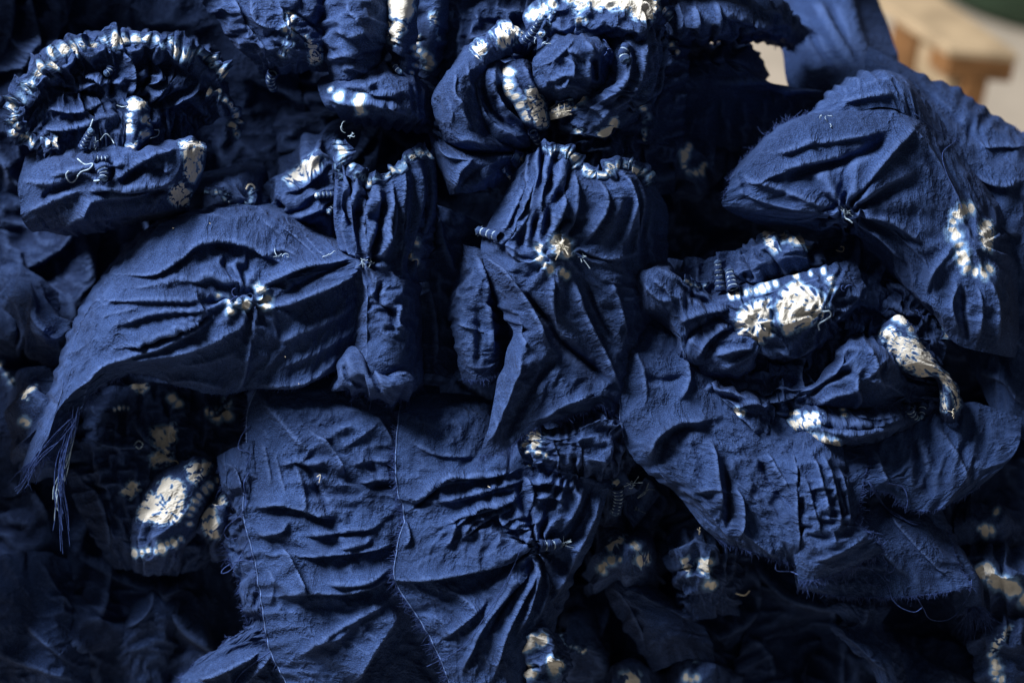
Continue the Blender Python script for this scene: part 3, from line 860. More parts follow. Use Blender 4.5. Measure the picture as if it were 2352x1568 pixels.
# ---- D: folded panel between B and C
Dp = Sheet([
    [(1050, 560, -90), (1075, 570, -40), (1100, 575, -30), (1130, 590, -60), (1160, 620, -100)],
    [(1055, 620, -60), (1078, 620, -10), (1105, 625, 0), (1128, 640, -30), (1160, 660, -90)],
    [(1034, 700, -30), (1062, 684, 12), (1095, 680, 25), (1122, 690, 5), (1160, 710, -70)],
    [(1042, 760, -10), (1068, 755, 28), (1100, 755, 32), (1134, 760, 5), (1165, 770, -70)],
    [(1052, 820, -5), (1078, 822, 30), (1110, 820, 32), (1144, 812, 8), (1170, 810, -60)],
    [(1062, 864, 0), (1090, 866, 22), (1118, 862, 22), (1148, 846, 5), (1175, 830, -50)]],
    step=3.0, seed=25, e=(.06, .05), fine=(.05, .04), tone=.12, spots=[(1090, 770, 60, .06)],
    ridges=[([(1118, 690), (1124, 740), (1130, 820)], 12, 8, 8), ([(1050, 740), (1085, 750), (1125, 760)], 9, 7, 7), ([(1095, 700), (1100, 760), (1095, 850)], -8, 8, 8), ([(1090, 590), (1110, 640), (1120, 690)], 14, 10, 8)])
D2 = Sheet([
    [(940, 470, -120), (1000, 480, -70), (1050, 500, -50), (1100, 520, -90)],
    [(930, 560, -120), (995, 550, -60), (1050, 560, -60), (1110, 570, -110)],
    [(920, 680, -110), (985, 670, -80), (1040, 680, -80), (1100, 690, -120)],
    [(920, 800, -90), (985, 800, -60), (1040, 810, -70), (1100, 810, -100)],
    [(930, 850, -80), (1000, 856, -30), (1050, 870, -30), (1110, 860, -70)]], step=3.6, seed=26, e=(.08, .06), name='lining',
    ridges=[([(1000, 490), (1010, 560), (1040, 620)], 18, 12, 12), ([(960, 600), (990, 720), (1000, 830)], 14, 14, 14)], tone=-.1)
cloth('folded_cloth', 'flat folded indigo panel with frayed lower hem, between rolled end and pointed drape', [Dp, D2],
      [('fringe', 0, 'bottom', 0, 1, dict(per=1.1, length=(5, 13)))])

# ---- O: sheet lower left of the middle
O = Sheet([
    [(612, 862, -60), (700, 865, -50), (800, 870, -50), (900, 880, -60), (1010, 890, -80)],
    [(592, 892, -10), (690, 900, -10), (790, 910, -8), (900, 920, -20), (1010, 930, -50)],
    [(568, 955, 0), (670, 960, 22), (780, 970, 26), (900, 975, 8), (1010, 990, -40)],
    [(568, 1080, 4), (670, 1075, 30), (780, 1080, 32), (900, 1085, 12), (1005, 1090, -40)],
    [(562, 1180, 4), (670, 1175, 34), (780, 1180, 36), (900, 1180, 14), (1000, 1180, -40)],
    [(587, 1286, 4), (685, 1280, 36), (790, 1280, 36), (905, 1275, 14), (1000, 1270, -40)],
    [(603, 1380, 2), (695, 1375, 30), (800, 1370, 30), (910, 1350, 14), (1010, 1350, -50)],
    [(620, 1480, 0), (715, 1475, 24), (815, 1470, 10), (920, 1450, -30), (1030, 1440, -70)],
    [(655, 1560, -5), (745, 1570, 10), (840, 1570, -20), (940, 1560, -60), (1050, 1550, -90)],
    [(700, 1650, -20), (780, 1660, -10), (860, 1660, -40), (950, 1650, -80), (1070, 1640, -100)]],
    step=3.2, seed=27, cr=0.8, tilt=0.1, calm=.5, e=(.03, .05), fine=(.03, .035), tone=.16,
    ridges=[([(596, 900), (640, 950), (690, 1010), (714, 1035)], 12, 10, 30), ([(640, 1066), (690, 1050), (714, 1030)], 8, 10, 8),
            ([(790, 1098), (762, 1047), (722, 998)], 22, 36, 8), ([(664, 1050), (705, 1074), (735, 1130), (762, 1190)], -15, 11, 13), ([(665, 1048), (705, 1062), (748, 1060)], 11, 18, 7), ([(702, 1180), (692, 1120), (672, 1062)], 9, 26, 12),
            ([(580, 1166), (635, 1150), (700, 1164), (772, 1188)], 20, 42, 8), ([(585, 1227), (640, 1216), (664, 1196)], 14, 26, 7), ([(690, 1228), (770, 1216), (850, 1206), (884, 1192)], 13, 24, 7), ([(770, 1250), (830, 1240), (860, 1225)], 9, 16, 6),
            ([(702, 1362), (668, 1302), (645, 1255)], 18, 28, 7), ([(676, 1274), (790, 1262), (912, 1246)], 17, 36, 8), ([(740, 1330), (830, 1324), (902, 1298)], 13, 24, 9), ([(625, 1366), (700, 1352), (800, 1350), (905, 1322)], 24, 46, 9),
            ([(800, 1575), (850, 1490), (915, 1392)], 36, 60, 10), ([(670, 1512), (760, 1446), (850, 1396), (910, 1364)], 14, 12, 30), ([(700, 1480), (760, 1470), (800, 1450)], 7, 10, 8),
            ([(780, 1030), (840, 990), (870, 960)], 6, 14, 12), ([(905, 1030), (890, 1000), (860, 950)], 9, 20, 7), ([(820, 1108), (870, 1098), (908, 1100)], 10, 18, 6), ([(850, 1122), (908, 1110)], -9, 6, 6), ([(800, 1070), (850, 1056), (905, 1060)], 6, 12, 6), ([(620, 1120), (612, 1070), (600, 1010)], 7, 14, 10), ([(655, 1140), (640, 1090), (630, 1040)], 6, 10, 8), ([(610, 1300), (625, 1340), (615, 1390)], 6, 12, 10)])
O2 = Sheet([
    [(500, 1050, -70), (530, 1035, -40), (565, 1020, -20), (600, 1010, -20)],
    [(508, 1100, -50), (535, 1090, -20), (562, 1080, -8), (600, 1080, -10)],
    [(530, 1170, -70), (545, 1165, -40), (565, 1160, -14), (600, 1160, -10)],
    [(520, 1250, -90), (545, 1245, -60), (570, 1240, -30), (605, 1240, -10)],
    [(545, 1335, -50), (568, 1325, -22), (592, 1318, -10), (625, 1320, -10)],
    [(556, 1395, -40), (578, 1390, -16), (602, 1385, -8), (635, 1385, -10)],
    [(560, 1440, -60), (585, 1440, -30), (608, 1438, -14), (640, 1440, -14)],
    [(440, 1530, -90), (500, 1510, -50), (580, 1480, -30), (640, 1480, -20)],
    [(420, 1575, -70), (480, 1560, -30), (570, 1520, -16), (650, 1520, -20)],
    [(430, 1640, -90), (500, 1640, -60), (590, 1600, -40), (680, 1600, -30)]], step=3.2, seed=28, e=(.07, .06), fine=(.04, .04), name='under_hem', tone=.02,
    ridges=[([(450, 1560), (520, 1530), (600, 1490)], 18, 12, 10), ([(515, 1060), (540, 1090), (555, 1150)], 10, 8, 8), ([(500, 1600), (560, 1560), (625, 1500)], 14, 8, 10)])
cloth('spread_cloth', 'wide indigo sheet with hard creases and frayed left selvedge at lower left of middle', [O, O2],
      [('hem', 0, 'left', .05, .95, 1.4, HEM), ('fringe', 0, 'left', .05, .9, dict(per=.8, length=(3, 11))), ('fringe', 1, 'left', .05, .95, dict(per=.7, length=(5, 18))),
       ('thread', [(575, 975), (555, 1000), (548, 1030), (575, 1040), (565, 1070)], 1.1, FRAY), ('thread', [(572, 1085), (560, 1110), (566, 1150), (552, 1182), (520, 1210), (505, 1240)], 1.2, FRAY),
       ('thread', [(585, 1290), (555, 1286), (520, 1300), (508, 1315), (525, 1312), (545, 1290), (570, 1240)], 1.2, FRAY), ('thread', [(560, 1182), (535, 1195), (515, 1220), (525, 1238), (545, 1235)], 1.1, FRAY),
       ('thread', [(622, 1495), (560, 1540), (530, 1580)], 1.6, FRAY), ('thread', [(728, 1095), (736, 1090), (733, 1108)], 1.1, CREAM)])

# ---- P: sheet to the right of O, overlapping it
Pm = Sheet([
    [(925, 905, -50), (1000, 905, -50), (1090, 910, -60), (1180, 940, -80), (1280, 980, -70), (1360, 1010, -60), (1420, 1040, -80)],
    [(918, 960, 12), (990, 960, 22), (1080, 965, 10), (1170, 985, -30), (1260, 1010, 0), (1340, 1030, 20), (1425, 1060, -40)],
    [(911, 1046, 34), (990, 1050, 46), (1080, 1050, 40), (1170, 1052, 30), (1240, 1050, 50), (1310, 1060, 50), (1412, 1085, -10)],
    [(914, 1123, 38), (990, 1120, 52), (1080, 1118, 52), (1170, 1115, 50), (1235, 1112, 56), (1300, 1110, 56), (1396, 1124, 10)],
    [(928, 1180, 36), (1000, 1180, 54), (1080, 1180, 56), (1165, 1180, 56), (1225, 1178, 60), (1290, 1180, 54), (1375, 1190, 10)],
    [(914, 1260, 38), (995, 1245, 56), (1075, 1240, 60), (1150, 1245, 60), (1215, 1250, 60), (1280, 1260, 40), (1350, 1262, 0)],
    [(910, 1330, 36), (990, 1320, 46), (1065, 1310, 52), (1140, 1310, 58), (1205, 1312, 60), (1265, 1316, 36), (1320, 1320, -20)],
    [(955, 1405, 28), (1015, 1400, 40), (1075, 1395, 46), (1140, 1385, 60), (1195, 1385, 60), (1245, 1388, 36), (1295, 1390, -30)],
    [(998, 1478, 24), (1040, 1475, 40), (1085, 1470, 50), (1135, 1465, 60), (1180, 1465, 56), (1220, 1468, 40), (1260, 1475, -40)],
    [(1026, 1545, 20), (1060, 1545, 36), (1095, 1545, 44), (1135, 1550, 46), (1170, 1550, 40), (1200, 1555, 20), (1240, 1560, -50)],
    [(1050, 1630, 10), (1080, 1640, 20), (1110, 1640, 30), (1140, 1640, 30), (1170, 1640, 20), (1200, 1640, 0), (1240, 1640, -60)]],
    step=3.1, seed=29, cr=0.8, tilt=0.1, dz=10, calm=.6, e=(.035, .045), fine=(.035, .035), tone=.12,
    pinches=[(1230, 1255, 75, .32, 10, 16, 8, 4), (1300, 1090, 60, .12, 0, 10, 9, 6)], spots=[(1150, 1190, 80, .07), (1270, 1080, 80, .12), (1230, 1250, 50, .1)],
    ridges=[([(905, 1331), (1050, 1308), (1150, 1285), (1228, 1257)], 26, 55, 9), ([(1000, 1385), (1120, 1330), (1225, 1275)], -7, 16, 20), ([(1230, 1285), (1150, 1370), (1090, 1450), (1060, 1540)], 22, 12, 12),
            ([(1235, 1290), (1190, 1380), (1150, 1470), (1130, 1560)], 18, 10, 9), ([(1240, 1290), (1215, 1380), (1190, 1450)], 16, 9, 9), ([(1250, 1300), (1250, 1360), (1225, 1430)], 14, 9, 9),
            ([(1232, 1290), (1170, 1375), (1120, 1460)], -16, 7, 7), ([(1020, 1350), (1080, 1400), (1050, 1450)], 14, 24, 14), ([(1002, 1472), (1060, 1425), (1120, 1375)], 16, 34, 9), ([(945, 1167), (1000, 1110), (1030, 1092), (1120, 1085), (1210, 1070)], 14, 16, 6), ([(1000, 1152), (1060, 1140), (1140, 1112), (1215, 1098)], 12, 14, 6), ([(1028, 1216), (1050, 1200), (1090, 1162), (1150, 1150), (1205, 1138)], 13, 14, 6), ([(1058, 1238), (1080, 1215), (1130, 1178), (1185, 1164)], 12, 12, 6), ([(1148, 1208), (1170, 1186), (1222, 1178)], 12, 10, 6), ([(1150, 1218), (1190, 1206), (1224, 1216)], 10, 8, 6), ([(960, 1120), (1040, 1104), (1100, 1100)], 7, 12, 6), ([(1090, 1140), (1130, 1128), (1190, 1118)], 7, 9, 5),
            ([(940, 1160), (1000, 1110), (1030, 1090), (1120, 1085), (1200, 1068)], 18, 14, 9), ([(950, 1170), (995, 1130), (1010, 1100)], -18, 9, 9), ([(1000, 1150), (1080, 1130), (1180, 1100)], 12, 12, 8),
            ([(1010, 1210), (1060, 1180), (1140, 1160), (1210, 1120)], 12, 10, 8), ([(1025, 1190), (1040, 1210), (1020, 1260)], 12, 9, 8), ([(1060, 1230), (1090, 1190), (1130, 1190)], 11, 9, 7), ([(1150, 1170), (1160, 1200), (1200, 1210)], 12, 8, 7),
            ([(1170, 1200), (1230, 1195), (1250, 1170)], 10, 7, 7), ([(925, 1190), (935, 1230), (925, 1260)], 12, 8, 8), ([(1380, 1130), (1350, 1200), (1300, 1300), (1260, 1390)], 20, 16, 12), ([(1340, 1110), (1310, 1180), (1270, 1230)], 14, 10, 10), ([(1360, 1115), (1330, 1190), (1285, 1270)], -14, 8, 8),
            ([(1200, 1090), (1215, 1130), (1210, 1180)], 16, 9, 9), ([(1220, 1110), (1260, 1100), (1310, 1115)], 14, 8, 8), ([(1230, 1140), (1270, 1135), (1300, 1150)], 12, 10, 8), ([(940, 1010), (1010, 1040), (1100, 1045)], 8, 18, 10), ([(1210, 1210), (1216, 1240), (1226, 1255)], 12, 7, 7), ([(1160, 1222), (1200, 1232), (1226, 1250)], 10, 7, 7)],
    dye=[('dots', [(1215, 1065), (1222, 1060)], 3, 7)])
P2 = Sheet([
    [(1195, 985, 20), (1225, 972, 30), (1270, 985, 30), (1330, 962, 20), (1400, 940, 0), (1450, 950, -30)],
    [(1194, 1005, 50), (1220, 998, 66), (1262, 1008, 66), (1325, 995, 55), (1400, 978, 40), (1460, 990, -20)],
    [(1200, 1030, 56), (1228, 1028, 76), (1266, 1034, 80), (1325, 1030, 68), (1395, 1030, 50), (1450, 1045, -20)],
    [(1215, 1060, 40), (1240, 1060, 66), (1275, 1066, 72), (1330, 1065, 60), (1390, 1070, 40), (1440, 1080, -30)],
    [(1225, 1080, 20), (1245, 1085, 40), (1280, 1090, 40), (1330, 1092, 30), (1385, 1100, 10), (1430, 1110, -50)]], step=2.6, seed=30, e=(.16, .12), fine=(.06, .06), name='puckered_corner',
    mod=pleats(14, 12, 0, 1, skew=.8), ridges=[([(1220, 990), (1290, 1000), (1360, 960), (1440, 950)], 12, 8, 10)],
    dye=[('poly', [(1197, 982), (1225, 975), (1250, 1000), (1240, 1025), (1205, 1020)], 8, .8, .35), ('dots', [(1225, 1030), (1245, 1040), (1255, 1046)], 3, 7), ('dots', [(1205, 1025), (1210, 1040)], 2, 5)])
P3 = Sheet([
    [(1180, 1440, 10), (1200, 1425, 40), (1225, 1420, 46), (1250, 1432, 30), (1275, 1450, -10)],
    [(1180, 1470, 30), (1202, 1460, 64), (1230, 1458, 72), (1265, 1470, 55), (1295, 1490, -5)],
    [(1182, 1500, 30), (1206, 1498, 66), (1234, 1496, 76), (1272, 1506, 60), (1302, 1515, -5)],
    [(1190, 1535, 20), (1212, 1535, 58), (1240, 1536, 70), (1275, 1540, 56), (1300, 1545, -5)],
    [(1192, 1590, -10), (1215, 1595, 30), (1240, 1600, 36), (1268, 1600, 24), (1295, 1600, -30)]], step=2.4, seed=31, e=(.18, .18), fine=(.08, .08), name='knotted_end',
    dye=[('dots', [(1190, 1490), (1210, 1472), (1230, 1468), (1250, 1480)], 6, 11), ('dots', [(1205, 1540), (1230, 1545)], 4, 10), ('dots', [(1262, 1520), (1280, 1525), (1290, 1518)], 5, 12)])
cloth('spread_cloth', 'creased indigo sheet with frayed left edge, gathered at a pale tied knot', [Pm, P2, P3],
      [('hem', 0, 'left', .06, .97, 1.5, HEM), ('fringe', 0, 'left', .08, .95, dict(per=1.1, length=(8, 22))), ('fringe', 1, 'top', .3, 1., dict(per=.8, length=(4, 12))), ('fringe', 1, 'bottom', 0.4, 1., dict(per=.3, length=(4, 12))),
       ('tuft', (1295, 1248), 12, 14, PALE), ('tip', [(1236, 1253), (1262, 1252), (1290, 1246)], 14, 11, dict(wraps=3, pale=.5)),
       ('thread', [(1200, 1250), (1175, 1310), (1130, 1390), (1075, 1470), (1040, 1500), (980, 1530)], .9, FRAY), ('thread', [(1120, 1116), (1126, 1119)], 1, CREAM)])

# ---- I: big drape at right
I = Sheet([
    [(1700, 372, -90), (1800, 285, -90), (1930, 250, -90), (2030, 215, -90), (2110, 225, -110), (2180, 300, -130), (2270, 420, -130), (2330, 460, -200)],
    [(1682, 402, -20), (1760, 330, 0), (1850, 276, 15), (1960, 262, 25), (2080, 268, 15), (2170, 350, -20), (2272, 460, -50), (2330, 490, -170)],
    [(1672, 438, 0), (1770, 398, 32), (1880, 362, 55), (1990, 336, 66), (2095, 345, 56), (2180, 420, 25), (2276, 515, 0), (2335, 530, -150)],
    [(1662, 466, 0), (1765, 455, 30), (1880, 440, 60), (1960, 432, 70), (2060, 428, 72), (2170, 492, 52), (2280, 560, 40), (2335, 580, -110)],
    [(1680, 486, -20), (1775, 492, 18), (1880, 488, 48), (1945, 488, 55), (2040, 502, 64), (2150, 566, 58), (2285, 620, 62), (2338, 640, -80)],
    [(1735, 512, -80), (1805, 514, -40), (1900, 522, 0), (1980, 524, 15), (2062, 560, 40), (2165, 650, 58), (2292, 700, 66), (2340, 720, -70)],
    [(1765, 520, -120), (1850, 530, -100), (1950, 545, -90), (2020, 590, -60), (2105, 670, 0), (2190, 730, 50), (2296, 760, 50), (2340, 780, -80)],
    [(1800, 540, -160), (1880, 560, -140), (1970, 580, -130), (2050, 640, -100), (2140, 720, -30), (2196, 785, 10), (2292, 812, 14), (2335, 820, -100)]],
    step=3.2, seed=32, cr=0.7, calm=.5, e=(.03, .035), fine=(.03, .03), tone=.10,
    pinches=[(1945, 488, 85, .30, 0, 15, 8, 9), (2240, 560, 70, .10, 8, 5, 9, 2)], spots=[(1945, 488, 60, .08)],
    ridges=[([(1800, 412), (1900, 380), (2000, 345), (2050, 300)], -22, 24, 18), ([(1945, 460), (2000, 390), (2060, 320), (2110, 275)], 22, 12, 22), ([(1965, 470), (2040, 420), (2110, 390)], 8, 16, 10),
            ([(1780, 350), (1840, 330), (1880, 310)], 12, 14, 10), ([(1700, 420), (1800, 385), (1860, 355)], 14, 14, 18), ([(1704, 404), (1794, 427), (1919, 475)], 12, 9, 26), ([(1780, 385), (1850, 372), (1960, 352)], 12, 26, 8), ([(1850, 330), (1930, 318), (2030, 300)], 9, 24, 8),
            ([(1700, 440), (1800, 470), (1920, 488)], 12, 20, 10), ([(1720, 490), (1820, 502), (1935, 492)], -16, 10, 10), ([(1960, 490), (2050, 505), (2130, 560)], 14, 10, 10), ([(1955, 500), (2020, 540), (2080, 600)], 12, 8, 9),
            ([(2080, 280), (2140, 360), (2190, 450), (2215, 500)], 16, 10, 22), ([(2200, 640), (2180, 700), (2200, 770)], 12, 12, 12), ([(2240, 650), (2250, 710), (2240, 790)], 12, 12, 10), ([(2210, 650), (2215, 720), (2225, 790)], -12, 9, 9),
            ([(2190, 560), (2140, 620), (2120, 680)], 12, 14, 10), ([(1700, 400), (1710, 425), (1715, 450)], -8, 7, 7), ([(2270, 640), (2290, 700), (2290, 790)], 10, 12, 10)],
    dye=[('dots', [(2195, 490), (2185, 520), (2200, 555), (2210, 590), (2225, 615), (2255, 628), (2275, 615)], 11, 11), ('poly', [(2252, 510), (2275, 505), (2284, 540), (2276, 580), (2262, 575), (2250, 535)], 7, 1., .2), ('dots', [(2195, 490), (2215, 480), (2230, 476)], 3, 10)])
I2 = Sheet([
    [(1830, 290, -150), (1920, 200, -150), (2000, 165, -150), (2080, 180, -150), (2150, 260, -170)],
    [(1835, 285, -60), (1925, 215, -40), (2010, 180, -30), (2085, 205, -40), (2160, 300, -80)],
    [(1850, 290, -20), (1935, 240, 5), (2020, 210, 15), (2090, 240, 0), (2170, 340, -50)],
    [(1860, 300, -10), (1945, 262, 10), (2030, 245, 20), (2095, 275, 5), (2180, 380, -60)]], step=3.2, seed=33, e=(.05, .04), name='under_layer', tone=.25,
    ridges=[([(1930, 232), (2000, 215), (2060, 210)], 10, 10, 12)])
cloth('draped_cloth', 'large indigo cloth arched at upper right with frayed hem, tied knot and pale stitched ring', [I, I2],
      [('fringe', 0, 'top', .0, .42, dict(per=1.2, length=(8, 22), drop=0)), ('fringe', 0, 'left', .05, .4, dict(per=.9, length=(6, 14))), ('tuft', (1945, 490), 14, 16, PALE), ('thread', [(1938, 480), (1942, 500), (1950, 505), (1958, 512)], 1.8, PALE),
       ('thread', [(2100, 260), (2150, 300), (2195, 320), (2165, 352), (2175, 400), (2200, 450), (2210, 480)], 1.1, FRAY), ('thread', [(2195, 318), (2230, 350), (2260, 370)], 1., FRAY),
       ('curls', 4, (1900, 282), 14, 18, PALE, dict(r=.8))])

# ---- J: drape behind it at the right edge
J = Sheet([
    [(2000, 110, -330), (2058, 140, -320), (2135, 178, -300), (2201, 205, -290), (2285, 265, -270), (2360, 312, -260), (2480, 380, -260)],
    [(1990, 150, -260), (2058, 165, -240), (2125, 205, -220), (2190, 240, -200), (2270, 300, -180), (2350, 345, -170), (2480, 420, -180)],
    [(2000, 200, -220), (2070, 215, -190), (2130, 260, -160), (2190, 310, -130), (2260, 370, -110), (2340, 410, -100), (2480, 480, -120)],
    [(2020, 260, -220), (2085, 280, -200), (2145, 330, -170), (2200, 390, -140), (2260, 450, -110), (2330, 490, -90), (2480, 560, -110)],
    [(2080, 400, -220), (2150, 420, -210), (2200, 470, -190), (2240, 540, -160), (2280, 600, -120), (2330, 660, -90), (2480, 700, -110)],
    [(2150, 560, -220), (2200, 600, -210), (2240, 660, -190), (2270, 720, -160), (2300, 790, -120), (2340, 860, -90), (2480, 900, -110)],
    [(2150, 760, -220), (2200, 800, -200), (2240, 860, -180), (2270, 920, -160), (2300, 960, -120), (2340, 1000, -100), (2480, 1040, -110)]],
    step=3.8, seed=34, cr=.4, calm=.5, e=(.05, .05), tone=.12,
    ridges=[([(2070, 200), (2140, 270), (2210, 350), (2250, 430)], 26, 18, 30), ([(2110, 200), (2180, 260), (2260, 340)], -14, 14, 18), ([(2250, 330), (2300, 325), (2352, 330)], 20, 12, 12), ([(2240, 400), (2300, 420), (2352, 410)], 16, 14, 12), ([(2270, 470), (2310, 520), (2352, 540)], 14, 12, 12), ([(2260, 700), (2310, 740), (2352, 800)], 16, 16, 14), ([(2250, 850), (2310, 870), (2352, 930)], 16, 16, 14)])
cloth('draped_cloth', 'indigo cloth sloping down the right edge in front of the sandy floor and bench', [J], [('fringe', 0, 'top', .7, .9, dict(per=.9, length=(3, 9), drop=-.2))])

# ---- K: cloth hung upright at the back
K = Sheet([
    [(1755, -120, -700), (1800, -110, -640), (1860, -110, -600), (1930, -110, -590), (1950, -110, -640), (2000, -110, -760)],
    [(1765, -20, -660), (1810, -20, -600), (1865, -20, -570), (1945, -20, -560), (1962, -20, -610), (2012, -20, -740)],
    [(1780, 60, -560), (1830, 60, -520), (1880, 60, -480), (1965, 60, -470), (1980, 60, -520), (2040, 60, -660)],
    [(1800, 120, -460), (1870, 120, -400), (1910, 125, -360), (1985, 130, -340), (2010, 130, -400), (2062, 130, -540)],
    [(1812, 190, -330), (1890, 190, -290), (1930, 195, -250), (2000, 200, -240), (2030, 200, -300), (2080, 200, -420)],
    [(1850, 280, -260), (1890, 280, -240), (1930, 285, -220), (2000, 290, -220), (2030, 290, -260), (2080, 290, -320)]],
    step=4.2, seed=35, cr=.2, calm=.3, e=(.05, .03), tone=.1, ridges=[([(1870, 0), (1900, 60), (1960, 150)], 20, 14, 14), ([(1900, 0), (1930, 70), (1960, 140)], -14, 10, 10), ([(1860, 70), (1885, 120), (1920, 160)], -20, 14, 14)])
cloth('hanging_cloth', 'blurred indigo cloth hanging upright at the back beside the wooden bench', [K])
K2 = Sheet([
    [(1480, -10, -240), (1560, -25, -150), (1640, -25, -150), (1720, -10, -200), (1790, 8, -250), (1850, 58, -330)],
    [(1490, 25, -150), (1570, 15, -70), (1650, 10, -70), (1730, 20, -140), (1800, 40, -200), (1848, 72, -300)],
    [(1500, 60, -130), (1580, 50, -50), (1660, 45, -60), (1735, 52, -130), (1802, 66, -200), (1840, 88, -300)],
    [(1510, 90, -150), (1585, 80, -90), (1662, 76, -100), (1735, 78, -160), (1798, 88, -230), (1826, 102, -310)],
    [(1520, 112, -240), (1590, 102, -200), (1665, 98, -210), (1733, 96, -250), (1788, 102, -290), (1815, 112, -340)]], step=3.0, seed=36, cr=1.4, e=(.16, .14), fine=(.05, .05), tone=0.,
    ridges=[([(1580, 100), (1600, 60), (1590, 10)], 16, 9, 8), ([(1640, 20), (1700, 40), (1790, 60)], 16, 9, 9), ([(1560, 80), (1560, 40), (1545, 0)], 14, 9, 8), ([(1640, 90), (1650, 50), (1640, 0)], 14, 10, 8), ([(1700, 80), (1740, 62), (1800, 80)], 12, 9, 9)])
K3 = Sheet([
    [(1490, 110, -320), (1620, 100, -260), (1690, 100, -250), (1735, 120, -280), (1765, 165, -340)],
    [(1490, 140, -230), (1620, 135, -190), (1685, 138, -180), (1730, 155, -200), (1770, 190, -250)],
    [(1490, 190, -190), (1640, 185, -170), (1720, 185, -170), (1800, 200, -180), (1880, 210, -200)],
    [(1490, 240, -220), (1660, 240, -220), (1740, 240, -230), (1820, 245, -240), (1900, 250, -250)],
    [(1490, 330, -250), (1660, 330, -250), (1740, 330, -260), (1820, 330, -260), (1900, 330, -270)]], step=3.8, seed=37, e=(.08, .08), name='lower_fold', tone=-.05,
    ridges=[([(1600, 140), (1680, 130), (1740, 160)], 12, 12, 12), ([(1650, 190), (1760, 182), (1860, 195)], 14, 10, 12)])
cloth('ragged_cloth', 'dark ragged indigo strip bridging the gap at the top, pale floor showing below', [K2, K3], [('fringe', 0, 'right', 0, 1, dict(per=1, length=(8, 22))), ('fringe', 0, 'bottom', .2, 1, dict(per=.5, length=(3, 7)))])

# ---- M: pleated drape lower right
M = Sheet([
    [(1428, 760, -20), (1500, 740, -20), (1600, 780, -30), (1700, 850, -40), (1800, 900, -50), (1900, 960, -60), (2020, 980, -80)],
    [(1422, 830, 10), (1500, 830, 30), (1590, 870, 20), (1690, 930, 10), (1790, 970, 10), (1890, 1000, 0), (2010, 1010, -50)],
    [(1424, 920, 14), (1490, 920, 40), (1580, 950, 40), (1680, 990, 36), (1785, 1020, 36), (1885, 1040, 30), (2000, 1040, -10)],
    [(1440, 1020, 10), (1500, 1010, 40), (1585, 1025, 52), (1685, 1050, 52), (1790, 1075, 52), (1885, 1090, 50), (1985, 1080, 20)],
    [(1490, 1085, 0), (1545, 1090, 34), (1615, 1105, 52), (1700, 1120, 56), (1800, 1135, 56), (1890, 1145, 56), (1975, 1130, 30)],
    [(1555, 1135, -10), (1600, 1150, 22), (1660, 1170, 44), (1730, 1180, 52), (1815, 1195, 54), (1890, 1200, 56), (1965, 1190, 30)],
    [(1612, 1205, -10), (1650, 1215, 14), (1700, 1225, 34), (1755, 1235, 42), (1825, 1250, 44), (1890, 1250, 44), (1960, 1240, 20)],
    [(1640, 1232, -14), (1680, 1250, 4), (1725, 1265, 16), (1775, 1280, 22), (1835, 1292, 22), (1890, 1290, 22), (1955, 1280, 0)]],
    step=3.2, seed=38, cr=0.75, tilt=0.14, dz=26, calm=.5, e=(.04, .035), fine=(.03, .03), tone=.1, spots=[(1860, 1130, 90, .05)],
    ridges=[([(1640, 960), (1560, 960), (1500, 1000), (1490, 1060)], 24, 16, 26), ([(1600, 975), (1540, 1000), (1515, 1070)], -16, 16, 16), ([(1440, 790), (1470, 850), (1480, 930)], 12, 20, 16), ([(1480, 870), (1530, 875), (1580, 860)], -10, 14, 12), ([(1560, 800), (1575, 860), (1560, 920)], 16, 20, 12),
            ([(1630, 1010), (1640, 1090), (1655, 1180)], 20, 14, 12), ([(1690, 1120), (1700, 1180), (1695, 1240)], 20, 10, 10), ([(1665, 1060), (1675, 1150), (1672, 1220)], -18, 12, 12), ([(1740, 1050), (1770, 1110), (1815, 1180)], -16, 14, 12), ([(1760, 1040), (1775, 1080), (1800, 1130)], 12, 9, 9),
            ([(1820, 1030), (1816, 1120), (1822, 1240), (1835, 1290)], 26, 10, 40), ([(1870, 1060), (1890, 1110), (1920, 1160)], 14, 8, 9), ([(1900, 1060), (1915, 1120), (1935, 1200)], 16, 9, 9), ([(1890, 1050), (1905, 1120), (1920, 1200)], -14, 7, 7), ([(1850, 1120), (1870, 1170), (1900, 1230)], 10, 9, 8), ([(1940, 1080), (1940, 1150), (1950, 1220)], 12, 10, 10),
            ([(1570, 1120), (1620, 1160), (1690, 1250)], 8, 20, 14), ([(1590, 1130), (1640, 1120), (1690, 1130)], 8, 12, 9), ([(1700, 1210), (1740, 1240), (1790, 1280)], 12, 12, 10)])
